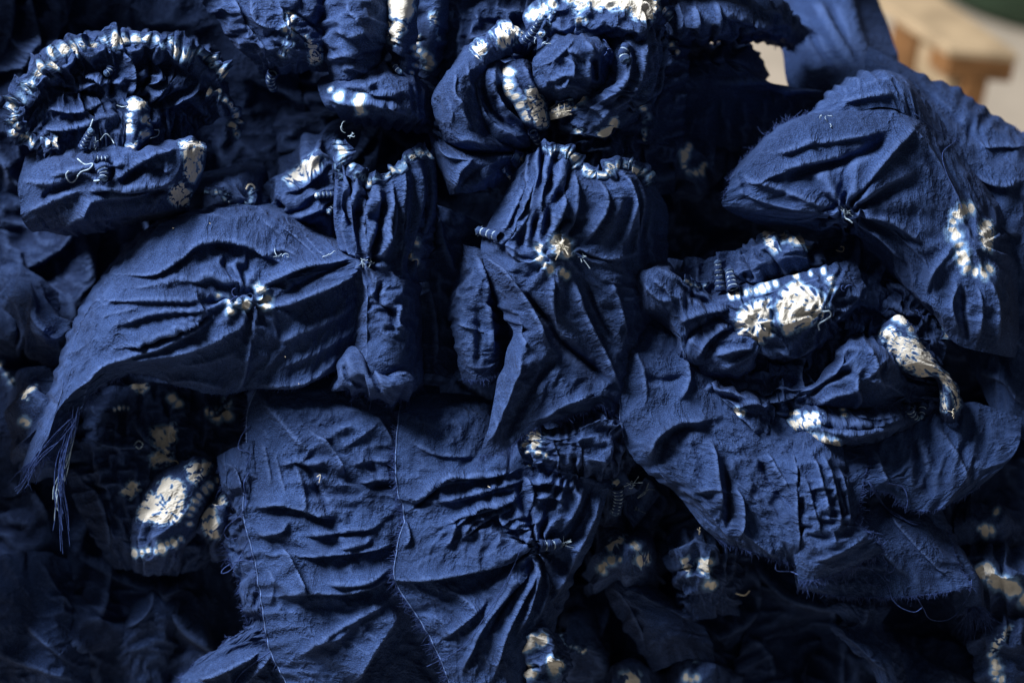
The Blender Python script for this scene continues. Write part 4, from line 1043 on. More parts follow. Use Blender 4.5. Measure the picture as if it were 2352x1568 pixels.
M5 = Sheet([
    [(1812, 1005, 0), (1850, 995, 20), (1890, 1000, 20), (1935, 1015, 0)],
    [(1811, 1080, 40), (1850, 1075, 66), (1895, 1080, 66), (1940, 1090, 36)],
    [(1814, 1160, 46), (1855, 1158, 78), (1905, 1165, 80), (1950, 1180, 44)],
    [(1820, 1240, 46), (1862, 1238, 80), (1920, 1240, 84), (1988, 1225, 50)],
    [(1830, 1300, 40), (1872, 1296, 70), (1930, 1280, 74), (2012, 1250, 44)],
    [(1836, 1330, 34), (1880, 1322, 54), (1940, 1302, 56), (2024, 1268, 28)]], step=2.8, seed=138, dz=48, tilt=.08, cr=.8, e=(.05, .05), fine=(.03, .03), tone=.16, name='front_panel', spots=[(1890, 1150, 70, .08)],
    ridges=[([(1905, 1200), (1885, 1120), (1865, 1040)], 12, 9, 7), ([(1930, 1220), (1912, 1130), (1895, 1050)], 14, 10, 7), ([(1950, 1215), (1940, 1140), (1925, 1070)], 12, 9, 7), ([(1885, 1230), (1865, 1170), (1850, 1100)], 9, 12, 7), ([(1860, 1290), (1920, 1268), (1990, 1230)], 8, 16, 10), ([(1845, 1130), (1880, 1115), (1920, 1120)], 7, 10, 7)])
M2 = Sheet([
    [(1960, 1000, -60), (2000, 1010, -30), (2060, 1000, -30), (2130, 960, -60), (2230, 930, -90), (2340, 960, -110)],
    [(1955, 1080, -40), (2000, 1080, 0), (2060, 1075, 0), (2130, 1050, -20), (2220, 1030, -40), (2330, 1020, -70)],
    [(1952, 1140, -40), (1985, 1108, 10), (2050, 1105, 6), (2110, 1120, -6), (2190, 1110, -20), (2300, 1070, -50)],
    [(1950, 1180, -60), (1980, 1130, 0), (2045, 1130, 0), (2090, 1165, -10), (2160, 1165, -20), (2250, 1115, -50)]], step=3.4, seed=39, cr=0.5, dz=35, tilt=0.1, e=(.05, .05), tone=.28, name='side_flap',
    ridges=[([(2150, 980), (2200, 1060), (2225, 1120)], 12, 16, 24), ([(2000, 1030), (2020, 1080), (2040, 1120)], 14, 12, 12), ([(2090, 1000), (2120, 1080), (2140, 1150)], -12, 20, 20)])
M3 = Sheet([
    [(1840, 1230, -10), (1900, 1190, 0), (1960, 1180, -20), (2030, 1160, -60), (2100, 1160, -80), (2150, 1170, -100)],
    [(1835, 1290, 0), (1900, 1270, 8), (1970, 1240, -8), (2040, 1210, -40), (2110, 1210, -60), (2175, 1230, -90)],
    [(1830, 1330, -20), (1900, 1330, -8), (1980, 1310, -16), (2060, 1280, -30), (2130, 1280, -50), (2200, 1300, -80)],
    [(1836, 1350, -40), (1910, 1362, -24), (1990, 1366, -24), (2070, 1362, -30), (2150, 1355, -46), (2225, 1345, -70)]], step=3.4, seed=40, cr=0.6, dz=62, tilt=0.2, e=(.05, .05), tone=.05, name='torn_flap',
    ridges=[([(1960, 1180), (2020, 1250), (2100, 1330)], 12, 14, 16), ([(2040, 1170), (2120, 1260), (2190, 1330)], 12, 10, 12), ([(1900, 1310), (1980, 1296), (2060, 1310)], 8, 12, 10)])
M4 = Sheet([
    [(2100, 1160, -70), (2120, 1155, -50), (2145, 1160, -60), (2165, 1175, -90)],
    [(2150, 1250, -80), (2170, 1240, -60), (2190, 1240, -60), (2205, 1250, -90)],
    [(2200, 1330, -80), (2220, 1320, -60), (2240, 1320, -60), (2250, 1330, -90)],
    [(2220, 1390, -90), (2238, 1385, -70), (2252, 1385, -70), (2262, 1390, -90)]], step=3., seed=41, dz=20, e=(.10, .05), tone=.1, name='torn_strip')
cloth('pleated_cloth', 'pale worn indigo cloth with vertical pleats and torn, stringy hem at lower right', [M, M2, M3, M4, M5],
      [('hem', 0, 'left', .0, .45, 1.3, HEM), ('fringe', 0, 'left', .0, .45, dict(per=1.0, length=(8, 20))), ('fringe', 0, 'bottom', 0, .6, dict(per=.9, length=(6, 20))), ('fringe', 0, 'bottom', .6, 1, dict(per=1., length=(8, 26))), ('fringe', 0, 'right', .4, 1, dict(per=1., length=(8, 28))),
       ('fringe', 1, 'bottom', 0, 1, dict(per=.9, length=(4, 12))), ('fringe', 2, 'bottom', 0, 1, dict(per=1.1, length=(4, 11))), ('fringe', 2, 'right', .2, 1, dict(per=.6, length=(8, 24))), ('fringe', 3, 'bottom', 0, 1, dict(per=2, length=(20, 60))), ('fringe', 4, 'bottom', 0, 1, dict(per=1.2, length=(8, 24))), ('fringe', 4, 'right', .5, 1, dict(per=1.2, length=(8, 26))),
       ('thread', [(1995, 1105), (2010, 1130), (2030, 1160), (2060, 1180), (2090, 1200), (2110, 1205)], 2.4, FRAY), ('thread', [(2040, 1110), (2075, 1120), (2085, 1150), (2080, 1175)], 2.2, FRAY), ('thread', [(2000, 1110), (2035, 1165), (2070, 1190), (2115, 1200)], 1.6, FRAY),
       ('thread', [(1835, 1320), (1815, 1312), (1785, 1310), (1782, 1295)], 1.6, FRAY), ('thread', [(1990, 1300), (2020, 1320), (2040, 1345), (2050, 1375), (2070, 1395), (2100, 1405), (2118, 1395)], 1.2, FRAY), ('thread', [(2105, 1370), (2120, 1395), (2135, 1420), (2165, 1425), (2190, 1415), (2210, 1390), (2228, 1360), (2232, 1330)], 1.2, FRAY),
       ('curls', 4, (2025, 1330), 10, 40, FRAY, dict(r=1.2))])
# ---- unseen cloths added past the frame to keep light off the left and top
deep(71, -760, -760, 120, -60, 60, [], 'unseen indigo cloth added beyond the upper left corner to block light', n=5, name='unseen_shade_heap', structure=True)

deep(73, 60, -520, 1700, -75, 120, [], 'unseen indigo cloth added beyond the top edge to block light', n=5, amp=20, name='unseen_shade_heap', structure=True)  # added out of view so the upper hollows fall into shade
deep(72, -700, 100, -90, 1700, 190, [], 'unseen indigo cloth added beyond the left edge to block light', n=5, name='unseen_shade_heap', structure=True)  # added out of view, shades the low cloths along the left

# ---- G: ring bundle at upper left
G1 = Sheet([
    [(20, 300, -60), (40, 200, -60), (110, 120, -70), (250, 75, -80), (400, 85, -90), (500, 140, -110), (540, 260, -140)],
    [(30, 300, 0), (60, 215, 12), (125, 150, 14), (255, 105, 10), (390, 112, 0), (480, 165, -30), (520, 260, -70)],
    [(50, 300, -10), (90, 235, -6), (150, 190, -6), (260, 160, -10), (370, 165, -20), (450, 205, -50), (490, 280, -90)],
    [(60, 320, -10), (110, 270, 0), (170, 235, 0), (260, 215, -6), (350, 220, -30), (420, 250, -70), (460, 300, -110)],
    [(80, 340, 0), (130, 310, 14), (190, 285, 16), (260, 275, 10), (340, 275, -20), (410, 290, -80), (450, 330, -120)],
    [(90, 370, -10), (140, 350, 8), (200, 340, 14), (260, 335, 10), (330, 330, -20), (400, 330, -80), (450, 360, -130)]],
    step=2.7, seed=51, dz=14, cr=1.3, e=(.20, .18), fine=(.05, .05), noise=5, tone=-.05,
    ridges=[([(150, 215), (230, 180), (300, 190)], 16, 10, 10), ([(280, 120), (300, 170), (295, 230)], 22, 9, 9), ([(400, 150), (370, 200), (330, 240)], 18, 9, 9), ([(460, 170), (440, 210), (360, 250)], 18, 9, 9), ([(100, 240), (170, 250), (240, 230)], 16, 10, 10), ([(180, 160), (240, 190), (260, 240)], 18, 9, 9), ([(90, 290), (160, 290), (230, 270)], 16, 10, 10),
            ([(230, 150), (255, 190), (250, 230)], -18, 8, 8), ([(340, 130), (345, 170), (320, 220)], -20, 8, 8), ([(120, 200), (180, 210), (230, 220)], -14, 8, 8)])
G2 = Sheet([
    [(60, 360, -60), (140, 325, -30), (240, 320, -10), (340, 330, -10), (430, 318, 0), (470, 330, -40)],
    [(44, 420, 0), (110, 380, 36), (210, 360, 50), (320, 352, 52), (415, 340, 46), (468, 345, 0)],
    [(48, 470, 10), (120, 420, 52), (220, 402, 66), (325, 390, 68), (410, 390, 56), (462, 395, 0)],
    [(56, 505, 0), (130, 470, 46), (225, 450, 62), (320, 435, 62), (395, 432, 46), (442, 440, -10)],
    [(80, 530, -40), (150, 515, 10), (235, 500, 24), (320, 485, 24), (385, 480, 10), (430, 480, -40)],
    [(100, 530, -110), (160, 540, -90), (240, 530, -80), (320, 510, -80), (385, 500, -90), (430, 500, -110)]],
    step=2.9, seed=52, cr=0.9, e=(.04, .04), fine=(.02, .02), tone=-.02, name='lower_fold',
    ridges=[([(133, 532), (189, 480), (215, 453), (300, 442), (369, 428)], 16, 12, 16), ([(56, 415), (129, 414), (180, 389), (240, 420)], 12, 10, 10), ([(253, 415), (309, 372), (356, 347), (412, 337)], 16, 10, 12), ([(270, 425), (330, 390), (390, 380)], -14, 9, 9), ([(60, 485), (120, 455), (190, 430)], 10, 10, 12), ([(190, 440), (240, 425), (300, 430), (400, 415)], 20, 14, 12), ([(205, 450), (190, 480), (180, 510)], 14, 14, 10), ([(330, 395), (370, 380), (390, 400)], 12, 14, 12), ([(100, 410), (160, 385), (230, 375), (310, 370)], 14, 14, 14), ([(90, 470), (120, 440), (180, 420)], -12, 12, 12), ([(250, 350), (260, 400), (230, 430)], -14, 9, 9), ([(290, 450), (350, 440), (400, 440)], -10, 9, 9)],
    dye=[('poly', [(412, 326), (460, 322), (468, 345), (462, 390), (445, 420), (425, 410), (424, 370), (418, 345)], 6, 1., .35), ('poly', [(392, 430), (420, 418), (438, 440), (430, 470), (405, 474), (388, 458)], 6, .95, .5)])
G3 = Sheet([
    [(288, 232, 10), (305, 226, 22), (325, 232, 22), (345, 250, 5)],
    [(288, 262, 20), (305, 258, 40), (322, 264, 38), (344, 275, 10)],
    [(290, 295, 20), (303, 295, 38), (318, 300, 36), (348, 300, 5)],
    [(288, 330, 20), (300, 335, 36), (312, 338, 34), (335, 330, 0)],
    [(286, 365, 10), (293, 372, 22), (300, 370, 20), (312, 360, 0)]], step=2.3, seed=53, e=(.08, .08), fine=(.03, .03), name='upright_tab',
    dye=[('poly', [(288, 236), (305, 224), (335, 235), (336, 250), (310, 252), (296, 255)], 5, 1., .2), ('dots', [(296, 262), (298, 285), (300, 300)], 4, 7), ('poly', [(290, 335), (315, 325), (312, 350), (292, 375), (286, 360)], 5, .9, .35), ('poly', [(320, 305), (340, 295), (345, 310), (325, 325)], 5, .8, .2), ('dots', [(330, 275), (345, 280), (352, 275)], 3, 6)])
cloth('bundled_cloth', 'indigo bundle at upper left ringed by a long arc of white puffed pleats', [G1, G2, G3],
      [('ring', [(30, 262), (42, 232), (58, 200), (90, 165), (122, 138), (178, 106), (255, 92), (335, 92), (415, 105), (478, 138), (512, 178)], 32, 22, 18, dict(lift=0, white=1.25)),
       ('ring', [(32, 268), (40, 300), (62, 318), (100, 330), (135, 318)], 12, 17, 15, dict(lift=4, white=1.25)), ('ring', [(478, 212), (515, 232), (540, 262), (536, 300), (550, 312)], 12, 14, 12, dict(white=1.2)), ('ring', [(35, 255), (45, 285), (60, 300)], 5, 13, 10, dict(lift=14)),
       ('tip', [(190, 340), (200, 318), (212, 296)], 12, 8, dict(wraps=6, lift=26, pale=.5)), ('tip', [(232, 385), (238, 400), (236, 415)], 14, 10, dict(wraps=4, lift=26, pale=.55)), ('tip', [(215, 365), (240, 365), (250, 360)], 8, 6, dict(wraps=4, pale=.4)), ('tip', [(255, 155), (250, 165), (240, 172)], 10, 8, dict(wraps=3, pale=.5)),
       ('thread', [(178, 365), (195, 378), (213, 376), (205, 388), (185, 396), (172, 415), (160, 418), (152, 402), (158, 392)], 1.8, PALE), ('thread', [(215, 416), (230, 414), (240, 408)], 1.8, PALE), ('thread', [(213, 275), (208, 290), (205, 302)], 1.7, PALE), ('thread', [(230, 322), (243, 308), (255, 318), (262, 330)], 1.4, PALE), ('thread', [(345, 318), (362, 312), (365, 300), (355, 298)], 1.3, PALE), ('thread', [(268, 242), (280, 246), (292, 244)], 1.2, PALE), ('tuft', (218, 330), 8, 16, PALE)])

# ---- small rosette between G and A
S1 = Sheet([
    [(455, 440, -110), (490, 425, -100), (530, 420, -95), (575, 425, -100), (600, 440, -130)],
    [(458, 455, -80), (495, 445, -60), (535, 440, -50), (572, 448, -60), (598, 460, -110)],
    [(465, 475, -80), (500, 468, -60), (538, 465, -52), (572, 470, -64), (596, 478, -120)],
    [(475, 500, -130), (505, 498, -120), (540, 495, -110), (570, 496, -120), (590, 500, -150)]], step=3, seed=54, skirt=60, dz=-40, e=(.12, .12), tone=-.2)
cloth('bundled_cloth', 'small dark rosette with a broken white ring, between the ring bundle and broad drape', [S1],
      [('ring', [(525, 440), (518, 455), (530, 472), (555, 476), (576, 462), (574, 440), (582, 428)], 12, 9, 9, dict(white=.8)), ('ring', [(470, 436), (495, 440), (515, 442)], 5, 8, 7, dict(white=.7)), ('thread', [(565, 435), (572, 424), (583, 428), (585, 442)], 1.8, CREAM)])

# ---- F: bundle at top, left of the middle
F1 = Sheet([
    [(470, -60, -80), (540, -60, -20), (620, -60, 0), (700, -60, -10), (770, -60, -60)],
    [(475, 10, -60), (540, 0, 10), (620, -5, 40), (700, 0, 30), (765, 0, -30)],
    [(500, 45, -50), (560, 45, 25), (630, 45, 52), (700, 45, 40), (765, 50, -30)],
    [(540, 100, -50), (590, 100, 20), (645, 98, 46), (705, 95, 40), (765, 100, -30)],
    [(590, 150, -70), (620, 140, 0), (660, 138, 20), (705, 130, 20), (760, 135, -40)],
    [(610, 180, -130), (640, 170, -80), (675, 165, -60), (710, 160, -60), (760, 160, -90)]], step=2.9, seed=55, cr=1.2, e=(.06, .06), fine=(.03, .03), tone=.0,
    ridges=[([(530, -10), (545, 50), (590, 110), (610, 145)], 24, 12, 14), ([(575, -10), (590, 40), (640, 60), (690, 30)], 16, 9, 10), ([(560, 30), (570, 70), (600, 110)], -16, 9, 9), ([(640, 10), (650, 60), (700, 100)], 14, 9, 9), ([(650, 40), (690, 70), (730, 100)], 14, 8, 8), ([(660, 20), (705, 50), (740, 80)], -12, 7, 7), ([(620, 80), (660, 100), (700, 120)], 12, 9, 9), ([(600, 100), (640, 60), (690, 10)], -10, 9, 9)],
    dye=[('dots', [(665, 35), (663, 60), (665, 80), (660, 105), (648, 125)], 7, 7), ('poly', [(700, 80), (722, 95), (740, 118), (735, 145), (712, 148), (708, 115)], 6, .9, .5)])
F2 = Sheet([
    [(740, -60, -20), (790, -60, 20), (840, -60, 20), (890, -60, -20)],
    [(740, 20, -10), (790, 15, 50), (840, 15, 50), (886, 20, -10)],
    [(738, 70, 0), (785, 60, 62), (835, 62, 62), (884, 75, 0)],
    [(745, 120, -10), (785, 118, 50), (830, 120, 52), (875, 120, -10)],
    [(755, 170, -30), (790, 175, 24), (828, 180, 26), (868, 170, -30)],
    [(760, 205, -80), (795, 215, -40), (830, 215, -40), (865, 200, -80)]], step=2.8, seed=56, cr=1.0, e=(.06, .06), fine=(.03, .03), name='rounded_fold', tone=.06,
    ridges=[([(750, 130), (790, 120), (840, 130)], 18, 10, 10), ([(770, 60), (800, 80), (850, 70)], 12, 14, 10), ([(800, 20), (830, 50), (860, 100)], 10, 12, 10), ([(780, 160), (810, 150), (850, 165)], 14, 9, 9)])
F3 = Sheet([
    [(740, 180, -70), (800, 160, -30), (860, 150, -20), (930, 160, -40), (1000, 200, -100)],
    [(735, 205, -10), (800, 195, 40), (865, 185, 50), (935, 195, 30), (1000, 230, -80)],
    [(750, 240, 10), (810, 228, 58), (870, 222, 64), (935, 230, 46), (996, 255, -60)],
    [(775, 262, -20), (825, 260, 30), (880, 262, 40), (940, 268, 30), (990, 280, -60)],
    [(790, 280, -90), (835, 286, -60), (885, 292, -50), (940, 298, -50), (985, 300, -90)]], step=2.8, seed=57, cr=1.2, e=(.09, .07), fine=(.03, .03), name='lower_fold', tone=-.02,
    ridges=[([(750, 225), (820, 235), (880, 230), (930, 250)], 16, 10, 10), ([(830, 190), (860, 210), (920, 215)], 14, 9, 9), ([(850, 250), (890, 240), (930, 260)], 14, 8, 8), ([(790, 205), (830, 212), (880, 202)], -12, 8, 8)],
    dye=[('dots', [(825, 222), (826, 240), (832, 258)], 4, 9), ('dots', [(760, 208), (775, 218), (785, 222)], 3, 8)])
F4 = Sheet([
    [(888, -40, -20), (910, -40, 30), (935, -40, 30), (962, -40, -20)],
    [(890, 20, -20), (912, 18, 40), (935, 18, 40), (960, 20, -20)],
    [(890, 70, -20), (910, 72, 36), (930, 74, 36), (958, 72, -20)],
    [(890, 105, -40), (912, 110, 16), (934, 118, 16), (958, 110, -30)],
    [(905, 150, -60), (925, 155, -10), (942, 158, -10), (960, 150, -50)],
    [(920, 190, -90), (935, 195, -50), (948, 195, -50), (962, 190, -80)]], step=2.5, seed=58, e=(.04, .06), fine=(.03, .03), name='white_strip',
    dye=[('poly', [(893, -50), (950, -50), (950, 25), (935, 50), (900, 42), (893, 20)], 8, 1.1, .12), ('poly', [(890, 50), (920, 48), (935, 68), (915, 84), (910, 105), (895, 98), (888, 75)], 7, 1., .3), ('dots', [(956, 110), (954, 140), (950, 165), (935, 178)], 5, 6)])
F5 = Sheet([
    [(950, -40, -110), (980, -40, -60), (1010, -40, -60), (1035, -40, -110)],
    [(952, 30, -110), (980, 25, -60), (1008, 30, -60), (1030, 35, -110)],
    [(952, 90, -110), (978, 88, -60), (1002, 90, -66), (1025, 95, -120)],
    [(955, 150, -120), (978, 150, -80), (1000, 150, -86), (1020, 150, -130)],
    [(960, 220, -150), (980, 220, -120), (1000, 220, -120), (1020, 220, -150)]], step=2.8, seed=59, e=(.10, .10), name='speckled_strip', tone=.0,
    dye=[('poly', [(985, 30), (1005, 28), (1005, 60), (985, 58)], 6, .75, .5), ('poly', [(955, 75), (965, 80), (962, 105), (953, 100)], 5, .8, .3), ('dots', [(964, 120), (978, 130), (990, 140), (985, 155)], 5, 8), ('poly', [(1000, 62), (1006, 65), (1010, 95), (1002, 90)], 5, .6, .4)])
cloth('bundled_cloth', 'rounded folds of an indigo bundle at the top edge with a long white strip', [F1, F2, F3, F4, F5],
      [('tip', [(628, 165), (622, 185), (630, 208)], 13, 9, dict(wraps=5, lift=20, pale=.4)), ('ring', [(660, 32), (662, 60), (660, 90), (648, 128)], 7, 6, 5, dict(white=.9)), ('fringe', 0, 'right', 0, 1, dict(per=.2, length=(3, 8))),
       ('tip', [(905, 148), (912, 160), (922, 168)], 8, 6, dict(wraps=3))])

# ---- white flecked end hanging left of B
S2 = Sheet([
    [(640, 420, -150), (680, 380, -110), (720, 340, -90), (770, 320, -110)],
    [(640, 430, -90), (685, 400, -50), (725, 365, -30), (770, 350, -60)],
    [(648, 450, -90), (692, 425, -50), (730, 398, -36), (772, 385, -60)],
    [(640, 500, -100), (690, 480, -60), (735, 455, -40), (780, 450, -60)],
    [(660, 560, -130), (710, 550, -90), (750, 540, -70), (790, 540, -90)]], step=3, seed=60, skirt=60, dz=-40, e=(.08, .10), fine=(.04, .04), tone=.0,
    ridges=[([(660, 440), (700, 415), (750, 380)], 16, 9, 9), ([(670, 500), (720, 480), (770, 470)], 16, 10, 10)],
    dye=[('poly', [(652, 412), (690, 378), (728, 348), (742, 365), (735, 390), (700, 415), (665, 425)], 7, .95, .55)])
cloth('crumpled_cloth', 'crumpled indigo cloth with a cream diagonal patch left of the gathered rim', [S2],
      [('tip', [(775, 448), (745, 448), (722, 450)], 8, 7, dict(wraps=6, pale=.9)), ('tip', [(775, 470), (762, 480), (752, 490)], 10, 7, dict(wraps=5, pale=.8)), ('fringe', 0, 'left', 0, 1, dict(per=.3, length=(4, 9)))])

# ---- E: big rosette at top middle
E1 = Sheet([
    [(1045, 140, -60), (1065, 112, -30), (1085, 105, -20), (1110, 110, -30), (1130, 130, -60)],
    [(1030, 165, 0), (1055, 148, 40), (1080, 142, 50), (1105, 150, 36), (1125, 165, 0)],
    [(1002, 205, 0), (1030, 192, 54), (1060, 188, 70), (1090, 195, 50), (1112, 205, 0)],
    [(997, 240, 10), (1028, 235, 60), (1060, 235, 76), (1092, 240, 52), (1118, 248, 0)],
    [(1008, 285, 0), (1038, 285, 54), (1072, 288, 66), (1106, 294, 44), (1136, 300, -6)],
    [(1024, 322, -20), (1056, 328, 30), (1095, 334, 40), (1140, 340, 24), (1180, 342, -20)],
    [(1040, 345, -80), (1070, 352, -50), (1105, 358, -40), (1150, 362, -50), (1190, 360, -80)]],
    step=2.6, seed=61, cr=1.0, e=(.03, .03), fine=(.02, .02), tone=.05, name='left_lobe',
    ridges=[([(1063, 250), (1040, 212), (1046, 165)], 9, 12, 9), ([(1080, 300), (1062, 262), (1058, 225)], 8, 14, 8), ([(1020, 300), (1035, 270), (1030, 225)], 7, 10, 8), ([(1045, 325), (1080, 318), (1130, 335)], 9, 14, 9), ([(1090, 215), (1075, 190), (1072, 150)], 8, 9, 7)])
E1b = Sheet([
    [(1085, 160, -20), (1110, 148, 0), (1140, 142, 10), (1165, 150, 0)],
    [(1082, 185, 16), (1108, 175, 38), (1140, 172, 40), (1168, 180, 10)],
    [(1085, 220, 14), (1110, 212, 34), (1142, 208, 34), (1172, 215, 0)],
    [(1095, 255, 10), (1122, 248, 30), (1155, 244, 26), (1185, 250, -10)],
    [(1112, 290, 10), (1142, 282, 32), (1175, 278, 26), (1205, 285, -10)],
    [(1140, 320, 10), (1170, 312, 32), (1198, 308, 26), (1222, 310, -10)],
    [(1165, 345, -40), (1190, 340, -20), (1212, 335, -20), (1235, 330, -40)]],
    step=2.4, seed=161, cr=1.2, e=(.05, .04), fine=(.02, .02), tone=.0, name='inner_folds',
    ridges=[([(1200, 332), (1122, 287), (1092, 232), (1084, 168)], 20, 8, 9), ([(1205, 314), (1140, 267), (1112, 217), (1108, 165)], -18, 7, 7), ([(1210, 298), (1150, 252), (1128, 198), (1136, 150)], 20, 8, 8), ([(1178, 258), (1156, 218), (1160, 165)], 14, 7, 7), ([(1165, 300), (1140, 250), (1138, 205)], -14, 6, 6)])
E2 = Sheet([
    [(985, 300, -60), (1030, 325, -40), (1090, 345, -40), (1150, 345, -40), (1200, 340, -60)],
    [(990, 325, -10), (1032, 350, 20), (1090, 365, 28), (1145, 362, 20), (1195, 360, -30)],
    [(1000, 365, -10), (1036, 385, 28), (1088, 392, 34), (1140, 385, 20), (1185, 385, -40)],
    [(1018, 405, -10), (1042, 418, 26), (1085, 420, 28), (1130, 410, 10), (1172, 412, -50)],
    [(1034, 446, -20), (1058, 442, 4), (1090, 440, 2), (1125, 430, -20), (1160, 430, -70)]], step=2.8, seed=62, cr=1.0, e=(.04, .04), fine=(.02, .02), tone=.08, name='lower_fold',
    ridges=[([(1000, 315), (1030, 350), (1080, 355), (1110, 350)], 16, 10, 12), ([(1085, 360), (1050, 390), (1038, 440)], 18, 12, 10), ([(1110, 380), (1075, 410), (1050, 440)], -12, 12, 12)])
E3 = Sheet([
    [(1242, 85, -14), (1280, 69, 16), (1330, 63, 26), (1379, 76, 16), (1412, 106, -14)],
    [(1237, 128, 46), (1280, 106, 90), (1330, 100, 104), (1379, 108, 90), (1416, 133, 26)],
    [(1231, 166, 54), (1280, 147, 106), (1330, 141, 118), (1376, 147, 96), (1411, 166, 26)],
    [(1235, 201, 46), (1284, 188, 94), (1330, 184, 104), (1372, 187, 82), (1402, 198, 16)],
    [(1251, 229, -4), (1288, 227, 26), (1330, 225, 34), (1365, 223, 22), (1391, 221, -24)]], step=2.5, seed=63, cr=1.5, e=(.06, .06), fine=(.02, .02), tone=.08, name='centre_puff',
    ridges=[([(1285, 130), (1310, 150), (1290, 190), (1270, 215)], 17, 9, 8), ([(1340, 90), (1355, 125), (1345, 150), (1350, 200)], 18, 14, 8), ([(1362, 130), (1368, 160), (1370, 190)], -22, 8, 10), ([(1260, 185), (1300, 165), (1335, 175)], 17, 9, 7), ([(1300, 110), (1330, 120), (1345, 140)], 13, 10, 7), ([(1270, 205), (1310, 190), (1340, 205)], 14, 9, 7), ([(1245, 150), (1280, 125), (1320, 85)], 10, 12, 8)])
E4 = Sheet([
    [(1395, 60, -20), (1430, 50, 10), (1470, 50, 10), (1510, 60, -20), (1535, 80, -80)],
    [(1398, 100, 20), (1432, 95, 58), (1468, 95, 66), (1506, 100, 40), (1532, 120, -70)],
    [(1400, 140, 30), (1432, 140, 76), (1466, 142, 84), (1500, 145, 50), (1525, 155, -60)],
    [(1392, 185, 44), (1425, 185, 86), (1458, 188, 86), (1488, 190, 46), (1515, 195, -60)],
    [(1345, 228, 50), (1390, 222, 92), (1428, 222, 86), (1462, 225, 40), (1495, 230, -60)],
    [(1322, 262, 40), (1365, 262, 84), (1405, 258, 76), (1440, 258, 30), (1470, 262, -60)],
    [(1316, 300, 20), (1350, 308, 56), (1385, 315, 56), (1412, 300, 30), (1440, 290, -60)]], step=2.5, seed=64, cr=1.3, e=(.10, .06), fine=(.04, .03), tone=.06, name='wrapped_fold', mod=pleats(7, 10, 0, 1, skew=1.2),
    ridges=[([(1440, 90), (1440, 150), (1420, 200), (1350, 240)], 16, 9, 9), ([(1480, 80), (1475, 150), (1450, 210), (1400, 260)], 16, 9, 9), ([(1345, 235), (1375, 250), (1395, 275)], 12, 8, 8), ([(1360, 290), (1385, 265), (1400, 245)], 14, 8, 8)],
    dye=[('poly', [(1318, 292), (1340, 300), (1345, 312), (1322, 308)], 5, .7, .3), ('poly', [(1370, 312), (1380, 300), (1400, 290), (1405, 272), (1418, 268), (1420, 285), (1408, 308), (1388, 318)], 5, 1., .35), ('dots', [(1322, 240), (1335, 228), (1342, 222)], 4, 8)])
E5 = Sheet([
    [(1155, 150, 20), (1180, 140, 40), (1210, 140, 30), (1230, 160, -10)],
    [(1156, 180, 40), (1182, 175, 66), (1212, 172, 58), (1236, 185, 0)],
    [(1160, 215, 46), (1186, 210, 74), (1216, 206, 70), (1244, 210, 10)],
    [(1185, 250, 40), (1206, 245, 72), (1230, 240, 72), (1256, 240, 20)],
    [(1205, 285, 20), (1225, 284, 56), (1244, 280, 58), (1262, 272, 20)],
    [(1225, 298, 0), (1238, 300, 24), (1252, 298, 26), (1266, 290, 0)]], step=2.4, seed=65, cr=.25, e=(.015, .015), fine=(.01, .01), name='white_tab',
    ridges=[([(1170, 160), (1185, 200), (1215, 250)], 10, 9, 9), ([(1200, 150), (1215, 190), (1235, 220)], 12, 9, 9)],
    dye=[('dots', [(1168, 172), (1165, 195), (1170, 215)], 4, 10), ('poly', [(1208, 205), (1225, 190), (1245, 215), (1252, 250), (1258, 290), (1235, 295), (1222, 270), (1210, 235)], 6, .95, .5), ('dots', [(1185, 225), (1200, 250), (1215, 275)], 4, 7)])
E6 = Sheet([
    [(1262, 250, 0), (1285, 236, 20), (1310, 228, 20), (1335, 226, 0)],
    [(1260, 262, 20), (1284, 250, 42), (1310, 244, 42), (1335, 242, 20)],
    [(1262, 276, 10), (1286, 268, 34), (1312, 262, 34), (1335, 262, 10)]], step=2.4, seed=66, e=(.06, .06), name='white_strap',
    dye=[('poly', [(1260, 242), (1312, 230), (1318, 250), (1315, 270), (1265, 278)], 5, .95, .45)])
E7 = Sheet([
    [(1210, 20, -60), (1260, -20, -20), (1330, -40, 0), (1420, -45, 10), (1490, -40, 0), (1530, -10, -60)],
    [(1205, 40, -40), (1258, 12, 10), (1328, -5, 30), (1415, -18, 36), (1490, -8, 24), (1528, 10, -50)],
    [(1215, 65, -30), (1262, 42, 30), (1328, 28, 58), (1410, 18, 70), (1482, 28, 50), (1524, 45, -40)],
    [(1225, 95, -30), (1268, 80, 36), (1330, 66, 72), (1405, 62, 84), (1468, 74, 66), (1512, 90, -40)],
    [(1230, 130, -60), (1272, 110, -20), (1330, 105, 0), (1405, 100, 10), (1460, 115, 0), (1505, 125, -60)]], step=2.6, seed=67, cr=1.4, e=(.14, .12), fine=(.04, .04), tone=.06, name='crown',
    mod=pleats(16, 9, 0, 1, skew=1.2), dye=[('poly', [(1320, -45), (1505, -45), (1512, 20), (1495, 45), (1462, 48), (1440, 20), (1390, 22), (1345, 12), (1322, 30)], 10, 1.15, .25), ('dots', [(1215, 40), (1235, 30), (1250, 15)], 4, 10), ('dots', [(1270, 10), (1290, 0), (1310, 0)], 3, 9), ('dots', [(1325, 35), (1335, 50), (1345, 45)], 3, 7)])
